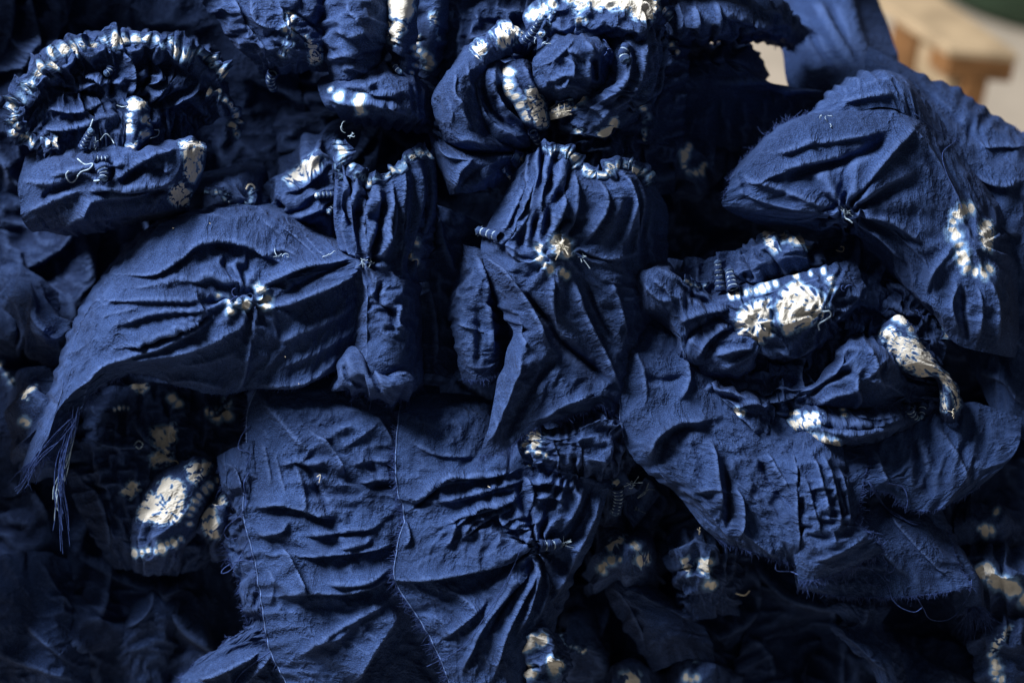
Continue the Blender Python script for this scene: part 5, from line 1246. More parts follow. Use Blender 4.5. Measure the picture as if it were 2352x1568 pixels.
E8 = Sheet([
    [(1060, 130, -40), (1085, 105, -20), (1115, 80, -10), (1160, 52, -10), (1205, 75, -30)],
    [(1068, 132, 0), (1092, 112, 32), (1124, 92, 44), (1165, 72, 44), (1208, 88, 0)],
    [(1085, 145, 10), (1105, 130, 40), (1136, 112, 52), (1172, 98, 46), (1208, 105, 0)],
    [(1100, 160, -10), (1118, 150, 20), (1146, 135, 26), (1176, 125, 20), (1205, 125, -20)]], step=2.3, seed=68, e=(.06, .06), fine=(.02, .02), name='shell_puff', mod=pleats(8, 9, 0, 1, skew=.5),
    dye=[('poly', [(1072, 125), (1095, 92), (1120, 95), (1118, 118), (1098, 138), (1078, 135)], 6, 1.1, .1, (1110, 150, 44)), ('poly', [(1128, 75), (1155, 52), (1185, 55), (1200, 75), (1190, 95), (1155, 110), (1138, 95)], 7, 1.15, .1, (1172, 150, 60))])
E9 = Sheet([
    [(1000, -60, -150), (1120, -60, -130), (1260, -60, -120), (1400, -60, -120), (1560, -40, -160)],
    [(1000, 60, -140), (1120, 60, -90), (1260, 70, -70), (1400, 80, -70), (1570, 80, -150)],
    [(1000, 180, -130), (1120, 190, -70), (1260, 200, -50), (1400, 200, -60), (1570, 190, -150)],
    [(1010, 300, -140), (1120, 310, -90), (1260, 310, -80), (1400, 310, -80), (1560, 300, -160)],
    [(1040, 420, -180), (1140, 430, -150), (1260, 440, -140), (1400, 440, -140), (1540, 430, -190)]], step=3.2, seed=169, cr=1.2, e=(.16, .16), fine=(.05, .05), tone=-.1, name='backing_folds')
cloth('bundled_cloth', 'large knotted indigo rosette at top middle with white crown and white tabs', [E1, E1b, E2, E3, E4, E5, E6, E7, E8, E9],
      [('tip', [(1200, 98), (1225, 72), (1246, 36)], 12, 8, dict(wraps=8, lift=40, pale=.8)), ('tip', [(1222, 300), (1238, 330), (1258, 368)], 11, 6, dict(wraps=8, lift=10, pale=.8)), ('tip', [(1440, 105), (1432, 125), (1440, 145)], 12, 12, dict(wraps=3, pale=.5)),
       ('ring', [(1525, 22), (1545, 48), (1552, 80), (1545, 110), (1555, 130)], 11, 13, 11), ('ring', [(1270, 20), (1262, 45), (1255, 70), (1240, 88)], 7, 9, 9, dict(white=.8)), ('ring', [(1478, 245), (1486, 270), (1482, 300), (1490, 325)], 6, 13, 11, dict(white=.9)), ('ring', [(1178, 355), (1200, 372), (1218, 370)], 4, 12, 9, dict(white=.9)), ('ring', [(1158, 385), (1165, 400), (1172, 412)], 4, 7, 6),
       ('curls', 5, (1255, 95), 14, 22, PALE), ('curls', 3, (1245, 340), 8, 20, PALE), ('tuft', (1258, 366), 8, 10, PALE), ('curls', 5, (1400, 115), 16, 18, FRAY), ('curls', 4, (1390, 335), 16, 40, FRAY), ('curls', 4, (1470, 330), 14, 40, FRAY),
       ('thread', [(1275, 262), (1290, 258), (1312, 254)], 1, CREAM), ('thread', [(1283, 240), (1284, 255), (1280, 270)], 1, CREAM), ('thread', [(1296, 238), (1297, 250), (1294, 266)], 1, CREAM)])
S3 = Sheet([
    [(1540, 340, -150), (1570, 320, -130), (1605, 320, -130), (1640, 345, -150)],
    [(1545, 365, -110), (1572, 350, -80), (1606, 350, -80), (1638, 370, -110)],
    [(1548, 395, -110), (1574, 385, -80), (1606, 385, -80), (1632, 400, -110)],
    [(1555, 430, -140), (1578, 425, -120), (1605, 425, -120), (1628, 430, -140)]], step=3, seed=69, skirt=60, dz=-110, e=(.12, .12), tone=-.1, dye=[('dots', [(1585, 335), (1575, 350), (1570, 370), (1580, 395), (1610, 395), (1618, 375)], 12, 7)])
cloth('bundled_cloth', 'small dark puckered cloth with faint white flecks, in the hollow right of the rosette', [S3])

# ---- L: bundle at right with white butterfly patches
L1 = Sheet([
    [(1455, 650, -60), (1480, 612, -40), (1530, 606, -30), (1570, 640, -40), (1640, 668, -50), (1700, 680, -60)],
    [(1456, 655, 0), (1485, 630, 44), (1530, 626, 56), (1580, 655, 44), (1640, 688, 30), (1700, 700, 10)],
    [(1464, 680, 10), (1495, 664, 62), (1535, 664, 74), (1585, 690, 66), (1640, 715, 50), (1700, 725, 20)],
    [(1478, 712, 0), (1510, 705, 52), (1545, 708, 68), (1590, 730, 66), (1640, 748, 56), (1700, 755, 30)],
    [(1500, 732, -30), (1530, 735, 20), (1556, 742, 52), (1595, 762, 62), (1640, 780, 54), (1700, 790, 30)],
    [(1543, 770, -40), (1551, 775, 10), (1568, 782, 46), (1598, 796, 56), (1640, 812, 44), (1695, 820, 20)],
    [(1548, 815, -60), (1560, 818, -10), (1578, 824, 24), (1602, 832, 30), (1640, 842, 20), (1690, 850, 0)],
    [(1563, 840, -110), (1575, 844, -80), (1590, 848, -60), (1610, 852, -60), (1640, 860, -60), (1690, 870, -70)]],
    step=2.7, seed=81, cr=1.1, e=(.06, .05), fine=(.025, .025), tone=.02, name='left_folds',
    ridges=[([(1552, 640), (1590, 680), (1650, 700)], -12, 9, 9), ([(1556, 745), (1580, 722), (1640, 706), (1690, 700)], 18, 10, 12), ([(1575, 800), (1588, 765), (1640, 735), (1680, 725)], -16, 9, 9), ([(1600, 825), (1612, 785), (1650, 752), (1690, 745)], 18, 9, 11), ([(1480, 650), (1510, 680), (1545, 690)], 9, 9, 9), ([(1500, 640), (1530, 660), (1555, 690)], 8, 8, 8), ([(1556, 760), (1560, 800), (1575, 830)], 12, 7, 9)])
L1b = Sheet([
    [(1640, 672, -30), (1700, 658, -10), (1760, 648, 0), (1830, 630, 10), (1900, 610, 0), (1960, 598, -40)],
    [(1640, 690, 20), (1705, 682, 50), (1770, 672, 64), (1840, 655, 66), (1910, 636, 50), (1975, 636, -10)],
    [(1650, 715, 40), (1715, 712, 80), (1780, 704, 96), (1850, 688, 96), (1920, 668, 74), (1985, 662, 0)],
    [(1665, 745, 40), (1725, 745, 90), (1785, 740, 106), (1850, 725, 100), (1915, 705, 74), (1972, 690, 0)],
    [(1690, 775, 30), (1740, 778, 74), (1795, 775, 86), (1855, 760, 80), (1910, 740, 54), (1958, 725, -20)],
    [(1725, 805, 0), (1765, 810, 44), (1810, 808, 58), (1862, 794, 48), (1908, 774, 20), (1945, 755, -50)],
    [(1740, 830, -60), (1775, 836, -30), (1815, 834, -20), (1862, 820, -30), (1905, 797, -50), (1938, 775, -90)]],
    step=2.2, seed=181, cr=0.75, e=(.04, .04), fine=(.02, .02), tone=.0, name='patterned_fold',
    pinches=[(1893, 714, 70, .06, 0, 6, 13, 3), (1738, 738, 50, .06, -6, 6, 10, 4)],
    ridges=[([(1905, 742), (1945, 700), (1982, 660)], 16, 10, 12), ([(1780, 800), (1830, 815), (1890, 780)], 10, 9, 9), ([(1770, 700), (1775, 740), (1760, 780)], -10, 10, 10), ([(1650, 690), (1740, 672), (1840, 645), (1930, 618)], 10, 8, 12), ([(1690, 790), (1740, 800), (1790, 830)], 10, 8, 8)],
    dye=[('poly', [(1688, 745), (1704, 710), (1735, 694), (1766, 690), (1768, 730), (1775, 762), (1752, 785), (1720, 785), (1696, 772)], 10, 1.15, .06, (1738, 738, 18)), ('poly', [(1786, 702), (1800, 666), (1830, 648), (1852, 660), (1888, 678), (1900, 706), (1888, 730), (1850, 748), (1806, 766), (1794, 735)], 10, 1.2, .06, (1895, 714, 28)), ('dots', [(1680, 680), (1710, 672), (1745, 662), (1780, 652)], 8, 8), ('dots', [(1830, 636), (1890, 622)], 3, 7), ('dots', [(1908, 645), (1915, 662)], 3, 7)])
L1c = Sheet([
    [(1640, 775, 0), (1670, 760, 30), (1710, 768, 40), (1745, 775, 20), (1762, 790, -20)],
    [(1620, 800, 20), (1655, 784, 64), (1700, 788, 78), (1740, 795, 54), (1758, 805, -10)],
    [(1609, 828, 20), (1645, 818, 70), (1690, 818, 84), (1730, 820, 58), (1750, 824, -10)],
    [(1616, 858, 0), (1648, 852, 46), (1688, 852, 56), (1720, 848, 36), (1740, 844, -20)],
    [(1640, 878, -70), (1662, 880, -40), (1690, 880, -34), (1714, 872, -44), (1730, 862, -80)]],
    step=2.4, seed=182, cr=0.9, e=(.05, .05), fine=(.025, .025), name='front_pouch', tone=.04, pinches=[(1750, 785, 70, .12, 0, 8, 12, 5)],
    ridges=[([(1740, 795), (1690, 800), (1640, 815)], 10, 8, 9), ([(1742, 800), (1700, 825), (1650, 850)], 10, 8, 8), ([(1738, 800), (1680, 790), (1640, 795)], -8, 7, 7)])
L2 = Sheet([
    [(1935, 785, -20), (1958, 770, 0), (1995, 773, 10), (2035, 796, -10), (2070, 835, -50)],
    [(1925, 800, 30), (1955, 790, 66), (2000, 797, 76), (2045, 822, 56), (2080, 856, -30)],
    [(1905, 830, 40), (1945, 825, 84), (1998, 832, 98), (2048, 856, 72), (2092, 885, -30)],
    [(1870, 865, 30), (1918, 862, 80), (1975, 866, 96), (2032, 884, 72), (2096, 908, -30)],
    [(1835, 895, 20), (1888, 895, 64), (1948, 896, 80), (2012, 908, 60), (2094, 926, -30)],
    [(1838, 922, 0), (1885, 925, 36), (1940, 928, 50), (2003, 935, 36), (2085, 945, -40)],
    [(1850, 942, -60), (1890, 946, -30), (1940, 950, -20), (2000, 954, -30), (2075, 962, -80)]], step=2.6, seed=82, cr=1.0, e=(.05, .05), fine=(.02, .02), tone=.02, name='middle_fold',
    ridges=[([(1828, 900), (1880, 870), (1915, 845), (1942, 800)], 20, 10, 11), ([(1850, 912), (1900, 880), (1940, 855), (1975, 862)], -18, 9, 10), ([(1860, 932), (1910, 905), (1960, 890), (1972, 858)], 18, 11, 11), ([(1990, 790), (2008, 835), (1985, 875)], 12, 9, 8), ([(2035, 820), (2012, 855), (2035, 895)], 10, 9, 8), ([(1965, 890), (1972, 920), (1950, 945)], 11, 10, 8), ([(1990, 870), (2040, 880), (2085, 910)], 8, 9, 9)])
L4 = Sheet([
    [(1800, 935, -40), (1850, 925, 10), (1930, 930, 20), (2020, 930, 10), (2100, 915, -50)],
    [(1802, 955, 0), (1855, 950, 44), (1930, 952, 56), (2025, 950, 40), (2110, 930, -40)],
    [(1812, 978, 10), (1862, 978, 60), (1932, 982, 74), (2028, 975, 54), (2112, 948, -40)],
    [(1828, 1002, 0), (1872, 1005, 46), (1935, 1010, 58), (2020, 1000, 40), (2100, 968, -40)],
    [(1845, 1020, -60), (1880, 1026, -20), (1938, 1030, -10), (2010, 1020, -20), (2085, 985, -80)],
    [(1850, 1030, -120), (1885, 1036, -100), (1938, 1040, -100), (2005, 1030, -100), (2075, 1000, -130)]], step=2.5, seed=84, cr=1.3, e=(.07, .08), fine=(.03, .03), tone=.0, name='lower_fold',
    ridges=[([(1870, 965), (1950, 972), (2040, 962), (2100, 935)], 16, 8, 9), ([(1890, 985), (1970, 990), (2060, 975)], 14, 8, 9), ([(1880, 975), (1960, 982), (2050, 968)], -14, 6, 6), ([(1850, 1000), (1920, 1008), (2000, 1000)], 12, 8, 9), ([(1950, 945), (2020, 955), (2090, 935)], 14, 7, 8)],
    dye=[('poly', [(1812, 968), (1838, 958), (1852, 948), (1884, 948), (1888, 972), (1850, 982), (1825, 988)], 8, 1.05, .4), ('dots', [(1845, 998), (1862, 1010), (1885, 1018), (1915, 1020)], 7, 11), ('dots', [(1938, 940), (1940, 952)], 2, 5), ('poly', [(1806, 948), (1830, 942), (1848, 950), (1820, 956)], 5, .9, .1)])
L5 = Sheet([
    [(1612, 880, -60), (1650, 872, -30), (1700, 885, -20), (1750, 905, -20), (1790, 925, -50)],
    [(1610, 895, 0), (1652, 892, 40), (1702, 905, 50), (1752, 922, 46), (1790, 938, -20)],
    [(1622, 915, 0), (1662, 914, 40), (1706, 928, 56), (1752, 942, 52), (1788, 952, -20)],
    [(1660, 935, -10), (1690, 940, 30), (1720, 952, 48), (1752, 962, 42), (1784, 970, -30)],
    [(1700, 965, -20), (1715, 972, 20), (1735, 982, 30), (1756, 988, 22), (1778, 990, -40)],
    [(1738, 1000, -60), (1744, 1004, -40), (1752, 1006, -30), (1760, 1006, -40), (1770, 1004, -70)]], step=2.4, seed=85, cr=1.2, e=(.08, .08), fine=(.03, .03), name='pointed_fold', tone=.04, mod=pleats(6, 9, 0, 1),
    ridges=[([(1620, 905), (1680, 915), (1720, 930)], -16, 8, 8), ([(1680, 935), (1730, 920), (1775, 930)], 14, 8, 8), ([(1690, 945), (1720, 965), (1750, 1000)], 12, 8, 8), ([(1776, 935), (1768, 970), (1752, 1004)], 10, 7, 7)], dye=[('dots', [(1690, 945), (1705, 950)], 3, 7)])
L3 = Sheet([
    [(2010, 770, -40), (2030, 745, -10), (2060, 730, 0), (2090, 745, -10), (2110, 780, -60)],
    [(2022, 785, 20), (2045, 765, 56), (2075, 758, 62), (2105, 775, 40), (2130, 805, -40)],
    [(2042, 815, 30), (2066, 800, 70), (2096, 795, 76), (2128, 810, 50), (2155, 835, -30)],
    [(2066, 845, 30), (2092, 832, 72), (2120, 830, 76), (2150, 840, 50), (2178, 860, -30)],
    [(2102, 862, 20), (2124, 856, 56), (2148, 856, 60), (2172, 866, 40), (2196, 885, -30)],
    [(2145, 872, 10), (2160, 875, 42), (2176, 882, 46), (2192, 895, 30), (2206, 910, -30)],
    [(2158, 905, 10), (2172, 908, 42), (2186, 912, 44), (2198, 920, 26), (2210, 930, -30)],
    [(2160, 940, 0), (2174, 945, 28), (2186, 948, 30), (2196, 950, 12), (2206, 950, -30)],
    [(2165, 965, -40), (2176, 970, -20), (2186, 970, -20), (2194, 968, -30), (2202, 962, -50)]], step=2.4, seed=83, e=(.06, .05), fine=(.025, .025), name='white_strap',
    dye=[('poly', [(2022, 765), (2045, 752), (2075, 770), (2110, 780), (2135, 808), (2152, 828), (2155, 850), (2120, 868), (2090, 850), (2062, 830), (2040, 800)], 8, 1.2, .25, (2075, 800, 22)), ('poly', [(2150, 850), (2180, 858), (2198, 890), (2206, 930), (2196, 945), (2188, 900), (2165, 880)], 6, 1., .5), ('poly', [(2160, 900), (2172, 905), (2178, 945), (2162, 945)], 5, .8, .5), ('dots', [(2060, 725), (2080, 735), (2095, 750)], 4, 8)])
L6 = Sheet([
    [(1640, 640, -110), (1680, 590, -90), (1750, 545, -70), (1820, 540, -70), (1870, 570, -90), (1930, 600, -120)],
    [(1640, 655, -70), (1690, 615, -30), (1755, 575, -10), (1820, 565, 0), (1875, 590, -40), (1940, 625, -100)],
    [(1650, 670, -60), (1700, 640, -20), (1765, 608, 0), (1825, 596, 6), (1885, 618, -40), (1960, 660, -100)],
    [(1660, 690, -70), (1710, 665, -40), (1770, 640, -20), (1830, 625, -14), (1890, 640, -50), (1970, 690, -110)]], step=2.6, seed=86, cr=1.4, e=(.16, .14), fine=(.06, .06), tone=-.05, name='back_fold',
    dye=[('poly', [(1750, 532), (1790, 525), (1800, 538), (1772, 545), (1790, 575), (1778, 582), (1760, 560)], 7, 1., .45), ('dots', [(1800, 540), (1830, 548), (1860, 565)], 5, 9)])
L7 = Sheet([
    [(1890, 560, -120), (1960, 560, -110), (2040, 600, -100), (2120, 680, -90), (2170, 740, -100)],
    [(1890, 610, -110), (1960, 620, -90), (2035, 650, -80), (2100, 710, -60), (2165, 780, -70)],
    [(1900, 660, -100), (1960, 680, -80), (2030, 710, -70), (2090, 750, -60), (2160, 820, -80)],
    [(1910, 720, -90), (1960, 740, -80), (2020, 760, -80), (2080, 790, -80), (2150, 850, -100)],
    [(1900, 790, -110), (1950, 800, -110), (2010, 820, -110), (2070, 850, -110), (2140, 890, -120)]], step=2.7, seed=87, e=(.24, .24), fine=(.10, .10), tone=-.12, name='scrunched_middle', noise=5)
L8 = Sheet([
    [(1480, 620, -120), (1600, 600, -90), (1740, 590, -80), (1880, 600, -90), (2010, 660, -100), (2130, 760, -110)],
    [(1500, 720, -90), (1610, 720, -50), (1750, 720, -40), (1890, 730, -40), (2020, 770, -60), (2140, 830, -80)],
    [(1560, 830, -90), (1650, 840, -40), (1770, 850, -20), (1890, 850, -20), (2020, 860, -30), (2150, 890, -60)],
    [(1600, 910, -90), (1680, 920, -40), (1780, 925, -16), (1890, 930, -10), (2010, 930, -20), (2140, 930, -60)],
    [(1640, 970, -80), (1710, 985, -40), (1800, 995, -20), (1890, 1000, -16), (1990, 1000, -30), (2100, 980, -70)],
    [(1680, 1010, -120), (1740, 1020, -90), (1810, 1030, -80), (1890, 1035, -80), (1980, 1030, -90), (2070, 1010, -120)]],
    step=2.9, seed=89, dz=28, cr=1.3, e=(.20, .18), fine=(.07, .07), tone=-.06, name='inner_folds', noise=5,
    ridges=[([(1590, 850), (1640, 900), (1700, 930)], 24, 12, 12), ([(1610, 900), (1660, 950), (1720, 970)], 22, 12, 12), ([(1850, 800), (1830, 860), (1850, 920)], 20, 10, 10), ([(1700, 900), (1780, 910), (1850, 890)], 22, 12, 12), ([(2050, 900), (2080, 930), (2060, 970)], 20, 10, 10)])
cloth('bundled_cloth', 'knotted indigo bundle at right with two cream butterfly patches and a white bent strap', [L1, L1b, L1c, L2, L3, L4, L5, L6, L7, L8],
      [('tip', [(1655, 668), (1652, 635), (1648, 596)], 13, 8, dict(wraps=6, lift=30, pale=.35)), ('tip', [(1685, 668), (1680, 645), (1674, 618)], 15, 9, dict(wraps=5, lift=24, pale=.4)), ('tip', [(2120, 930), (2118, 945), (2116, 962)], 13, 4, dict(wraps=3, lift=16, pale=.7)), ('tip', [(2088, 935), (2095, 950), (2112, 964)], 13, 4, dict(wraps=4, lift=16, pale=.7)), ('tip', [(1940, 745), (1962, 748), (1985, 758)], 11, 8, dict(wraps=5, pale=.3)),
       ('thread', [(1885, 712), (1890, 716), (1905, 715), (1908, 725), (1895, 735), (1880, 745), (1882, 758)], 2.0, PALE), ('ring', [(1570, 640), (1595, 650), (1625, 658)], 5, 9, 8), ('curls', 8, (2060, 680), 36, 22, FRAY), ('curls', 6, (2120, 720), 20, 22, FRAY), ('curls', 5, (1970, 620), 40, 20, FRAY), ('ring', [(2155, 735), (2170, 755), (2168, 780)], 4, 10, 9), ('thread', [(1920, 575), (1935, 578), (1938, 568), (1930, 566)], 1.2, CREAM), ('tuft', (2188, 945), 8, 9, CREAM), ('ring', [(1765, 850), (1790, 850), (1812, 855)], 5, 9, 8, dict(white=.15)), ('ring', [(1780, 870), (1800, 880), (1818, 872)], 5, 9, 8, dict(white=.15))])
# loose cream cut end left of bundle
S4 = Sheet([[(1430, 640, -70), (1445, 622, -40), (1465, 618, -50)], [(1436, 650, -30), (1450, 640, -5), (1470, 640, -20)], [(1445, 665, -40), (1458, 658, -20), (1475, 660, -30)]], step=2.6, seed=88, skirt=60, e=(.2, .2),
           dye=[('poly', [(1432, 625), (1462, 615), (1470, 632), (1450, 650), (1436, 645)], 7, .85, .7)])
cloth('cloth_scrap', 'tiny cream and indigo scrap poking out left of the rounded lobe', [S4])

# ---- Q: patterned bundle at lower left
Q1 = Sheet([
    [(170, 900, -120), (260, 890, -100), (360, 890, -90), (460, 900, -100), (560, 910, -120)],
    [(160, 980, -110), (255, 970, -70), (360, 970, -60), (460, 980, -80), (560, 990, -120)],
    [(165, 1080, -110), (255, 1070, -60), (355, 1070, -50), (450, 1080, -70), (545, 1090, -120)],
    [(180, 1160, -110), (260, 1160, -60), (345, 1165, -40), (430, 1165, -60), (530, 1170, -120)],
    [(220, 1240, -110), (280, 1245, -66), (340, 1255, -46), (410, 1250, -66), (510, 1240, -120)],
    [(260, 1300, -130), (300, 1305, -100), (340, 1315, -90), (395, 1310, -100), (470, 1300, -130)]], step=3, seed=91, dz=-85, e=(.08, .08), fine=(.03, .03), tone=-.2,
    ridges=[([(180, 1105), (220, 1150), (250, 1270)], 20, 12, 16), ([(200, 1000), (280, 1020), (360, 1010)], 14, 12, 12), ([(430, 1200), (470, 1140), (500, 1090)], 20, 12, 14), ([(310, 960), (350, 1010), (410, 1030)], 18, 12, 12)],
    dye=[('poly', [(345, 985), (400, 975), (405, 1005), (390, 1030), (395, 1060), (350, 1072), (345, 1050), (362, 1035), (348, 1010)], 8, 1.05, .1, (400, 1040, 26)), ('poly', [(296, 872), (330, 868), (340, 890), (325, 905), (305, 895)], 6, .9, .3), ('poly', [(275, 1130), (300, 1103), (318, 1108), (322, 1125), (300, 1145)], 6, .85, .3),
         ('dots', [(472, 948), (495, 950), (515, 945), (525, 918)], 6, 10), ('dots', [(395, 910), (405, 925)], 3, 8), ('dots', [(265, 940), (280, 938), (295, 936)], 4, 4)])
Q2 = Sheet([
    [(330, 1125, -60), (370, 1090, -20), (420, 1065, 0), (460, 1055, -10), (500, 1075, -60)],
    [(318, 1160, -40), (360, 1140, 20), (405, 1115, 40), (450, 1105, 30), (495, 1110, -40)],
    [(308, 1200, -30), (350, 1190, 34), (395, 1180, 52), (440, 1165, 36), (480, 1160, -40)],
    [(304, 1240, -30), (340, 1240, 36), (380, 1236, 50), (420, 1225, 34), (455, 1215, -40)],
    [(305, 1275, -40), (335, 1280, 20), (365, 1280, 34), (398, 1270, 18), (425, 1260, -50)],
    [(310, 1310, -100), (335, 1318, -60), (360, 1318, -50), (385, 1310, -60), (410, 1300, -100)]], step=2.6, seed=92, dz=-80, e=(.05, .04), fine=(.02, .02), tone=-.1, name='patterned_pouch', mod=pleats(5, 12, .55, 1.1),
    dye=[('poly', [(318, 1165), (345, 1130), (360, 1140), (365, 1110), (385, 1096), (415, 1105), (425, 1120), (422, 1150), (420, 1180), (405, 1200), (360, 1202), (318, 1195)], 7, 1.1, .2, (385, 1170, 15)), ('poly', [(425, 1070), (455, 1060), (488, 1060), (480, 1080), (450, 1115), (435, 1100)], 7, .95, .5), ('dots', [(308, 1270), (335, 1264), (365, 1258), (400, 1245), (415, 1235)], 8, 8), ('dots', [(438, 1200), (442, 1165), (460, 1140), (480, 1120), (500, 1105)], 8, 8)])
Q3 = Sheet([
    [(455, 1190, -90), (475, 1160, -60), (505, 1140, -60), (530, 1130, -90)],
    [(458, 1205, -50), (480, 1180, -20), (510, 1165, -20), (535, 1160, -70)],
    [(465, 1225, -50), (485, 1212, -20), (510, 1205, -24), (532, 1200, -80)],
    [(475, 1245, -90), (490, 1242, -60), (508, 1240, -64), (525, 1235, -100)]], step=2.6, seed=93, skirt=60, dz=-70, e=(.1, .1), name='cream_fold', dye=[('poly', [(458, 1190), (478, 1165), (515, 1140), (518, 1155), (495, 1170), (500, 1195), (505, 1235), (482, 1235), (466, 1215)], 7, .95, .45)])
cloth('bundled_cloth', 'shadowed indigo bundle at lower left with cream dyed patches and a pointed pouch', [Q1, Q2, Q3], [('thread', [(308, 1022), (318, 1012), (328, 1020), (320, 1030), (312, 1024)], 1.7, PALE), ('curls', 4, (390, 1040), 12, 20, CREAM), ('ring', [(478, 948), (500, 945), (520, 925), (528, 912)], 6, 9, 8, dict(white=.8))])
# lobe at the left edge with cream rim
Q5 = Sheet([
    [(40, 920, -80), (60, 890, -50), (90, 875, -50), (130, 880, -80)],
    [(45, 940, -30), (68, 915, 0), (98, 905, 0), (135, 910, -60)],
    [(48, 985, -20), (75, 965, 10), (105, 955, 5), (138, 960, -60)],
    [(50, 1030, -30), (78, 1020, 0), (105, 1010, -5), (135, 1010, -70)],
    [(75, 1060, -80), (90, 1060, -50), (108, 1058, -50), (130, 1055, -90)]], step=2.8, seed=94, skirt=60, dz=-60, e=(.08, .08), tone=-.05, dye=[('poly', [(48, 905), (62, 890), (85, 885), (80, 895), (64, 905), (62, 920), (50, 918)], 5, .95, .3), ('dots', [(50, 965), (58, 972)], 2, 9)])
cloth('bundled_cloth', 'small indigo lobe with a cream rim at the left edge behind the drape tip', [Q5])

# ---- bottom left pieces
R1 = Sheet([
    [(-60, 1290, -130), (20, 1275, -110), (100, 1270, -110), (160, 1290, -130)],
    [(-60, 1380, -110), (20, 1360, -60), (105, 1350, -50), (170, 1360, -110)],
    [(-60, 1460, -90), (30, 1450, -30), (120, 1440, -20), (190, 1440, -90)],
    [(-60, 1540, -80), (40, 1530, -20), (130, 1520, -6), (202, 1510, -80)],
    [(-60, 1640, -90), (50, 1640, -40), (140, 1630, -30), (215, 1620, -90)]], step=3.2, seed=95, dz=-150, e=(.04, .04), fine=(.02, .02), tone=.02, ridges=[([(60, 1430), (120, 1480), (185, 1530)], 16, 16, 14), ([(0, 1500), (90, 1530), (180, 1560)], 12, 14, 14), ([(90, 1290), (120, 1350), (180, 1420)], 14, 16, 14)])
cloth('crumpled_cloth', 'dim plain indigo cloth filling the bottom left corner', [R1])
R2 = Sheet([
    [(270, 1430, -160), (310, 1380, -130), (350, 1340, -120), (400, 1345, -130), (430, 1380, -160)],
    [(268, 1460, -110), (305, 1430, -70), (350, 1400, -56), (395, 1400, -70), (425, 1420, -120)],
    [(270, 1500, -110), (305, 1480, -70), (345, 1465, -60), (385, 1465, -76), (410, 1475, -120)],
    [(285, 1560, -130), (310, 1550, -100), (340, 1545, -90), (370, 1545, -100), (395, 1545, -130)],
    [(300, 1640, -140), (320, 1640, -120), (345, 1640, -110), (370, 1640, -120), (395, 1640, -140)]], step=3.2, seed=96, dz=-170, e=(.06, .06), tone=-.05, ridges=[([(285, 1440), (330, 1400), (350, 1350)], 18, 12, 12), ([(420, 1430), (430, 1480), (410, 1540)], 16, 10, 10)])
cloth('crumpled_cloth', 'dim indigo fold standing at the bottom, right of the bottom left corner cloth', [R2])
R3 = Sheet([
    [(20, 640, -160), (60, 650, -120), (100, 680, -110), (150, 720, -140)],
    [(30, 700, -120), (70, 700, -50), (110, 720, -40), (170, 750, -100)],
    [(40, 760, -110), (80, 755, -30), (120, 765, -20), (172, 775, -80)],
    [(60, 800, -130), (95, 802, -70), (130, 806, -60), (165, 800, -100)]], step=3, seed=97, skirt=60, dz=-70, e=(.06, .06), tone=.05, ridges=[([(70, 700), (90, 740), (140, 780)], 14, 12, 12)])
cloth('crumpled_cloth', 'small lit indigo fold at the left edge, left of the broad drape', [R3])

# ---- lower right heap pieces
T1 = Sheet([
    [(1385, 1330, -130), (1420, 1320, -80), (1460, 1330, -80), (1500, 1345, -120)],
    [(1400, 1375, -110), (1435, 1355, -50), (1480, 1360, -50), (1545, 1380, -110)],
    [(1430, 1430, -110), (1465, 1405, -50), (1520, 1400, -50), (1600, 1420, -110)],
    [(1470, 1490, -110), (1505, 1465, -60), (1560, 1455, -60), (1630, 1470, -120)],
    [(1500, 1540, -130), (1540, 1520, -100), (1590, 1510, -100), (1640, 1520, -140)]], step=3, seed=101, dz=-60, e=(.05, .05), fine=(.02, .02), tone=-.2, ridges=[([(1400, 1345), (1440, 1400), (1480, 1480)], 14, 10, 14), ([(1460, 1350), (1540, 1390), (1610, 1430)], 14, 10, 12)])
T2 = Sheet([
    [(1372, 1270, -110), (1395, 1235, -80), (1440, 1222, -70), (1480, 1240, -90), (1505, 1280, -120)],
    [(1374, 1290, -60), (1400, 1255, -20), (1440, 1245, -10), (1478, 1262, -30), (1502, 1295, -80)],
    [(1378, 1310, -50), (1404, 1285, -10), (1440, 1278, 0), (1474, 1290, -30), (1498, 1310, -80)],
    [(1385, 1330, -60), (1412, 1320, -30), (1442, 1320, -24), (1470, 1325, -50), (1490, 1330, -100)]], step=2.6, seed=102, skirt=95, cr=1.3, dz=-35, e=(.06, .06), name='curled_top',
    dye=[('poly', [(1390, 1250), (1415, 1232), (1438, 1230), (1425, 1255), (1398, 1266)], 6, .95, .5), ('dots', [(1380, 1310), (1390, 1296), (1402, 1284), (1420, 1282)], 6, 8), ('poly', [(1460, 1275), (1490, 1268), (1495, 1290), (1470, 1305), (1455, 1290)], 6, .8, .6), ('dots', [(1455, 1250), (1465, 1256)], 3, 6)])
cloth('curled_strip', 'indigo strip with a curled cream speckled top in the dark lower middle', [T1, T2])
T3 = Sheet([
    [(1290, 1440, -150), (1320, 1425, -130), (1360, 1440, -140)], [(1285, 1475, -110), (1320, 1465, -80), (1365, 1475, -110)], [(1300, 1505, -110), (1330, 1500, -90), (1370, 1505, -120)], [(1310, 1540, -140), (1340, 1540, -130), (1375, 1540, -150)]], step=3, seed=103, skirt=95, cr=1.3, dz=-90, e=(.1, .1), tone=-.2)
cloth('crumpled_cloth', 'dark knot with an arc of tiny white eyelets, right of the gathered sheet', [T3], [('ring', [(1286, 1440), (1290, 1465), (1305, 1485), (1330, 1492), (1350, 1488)], 9, 8, 7, dict(white=.9))])
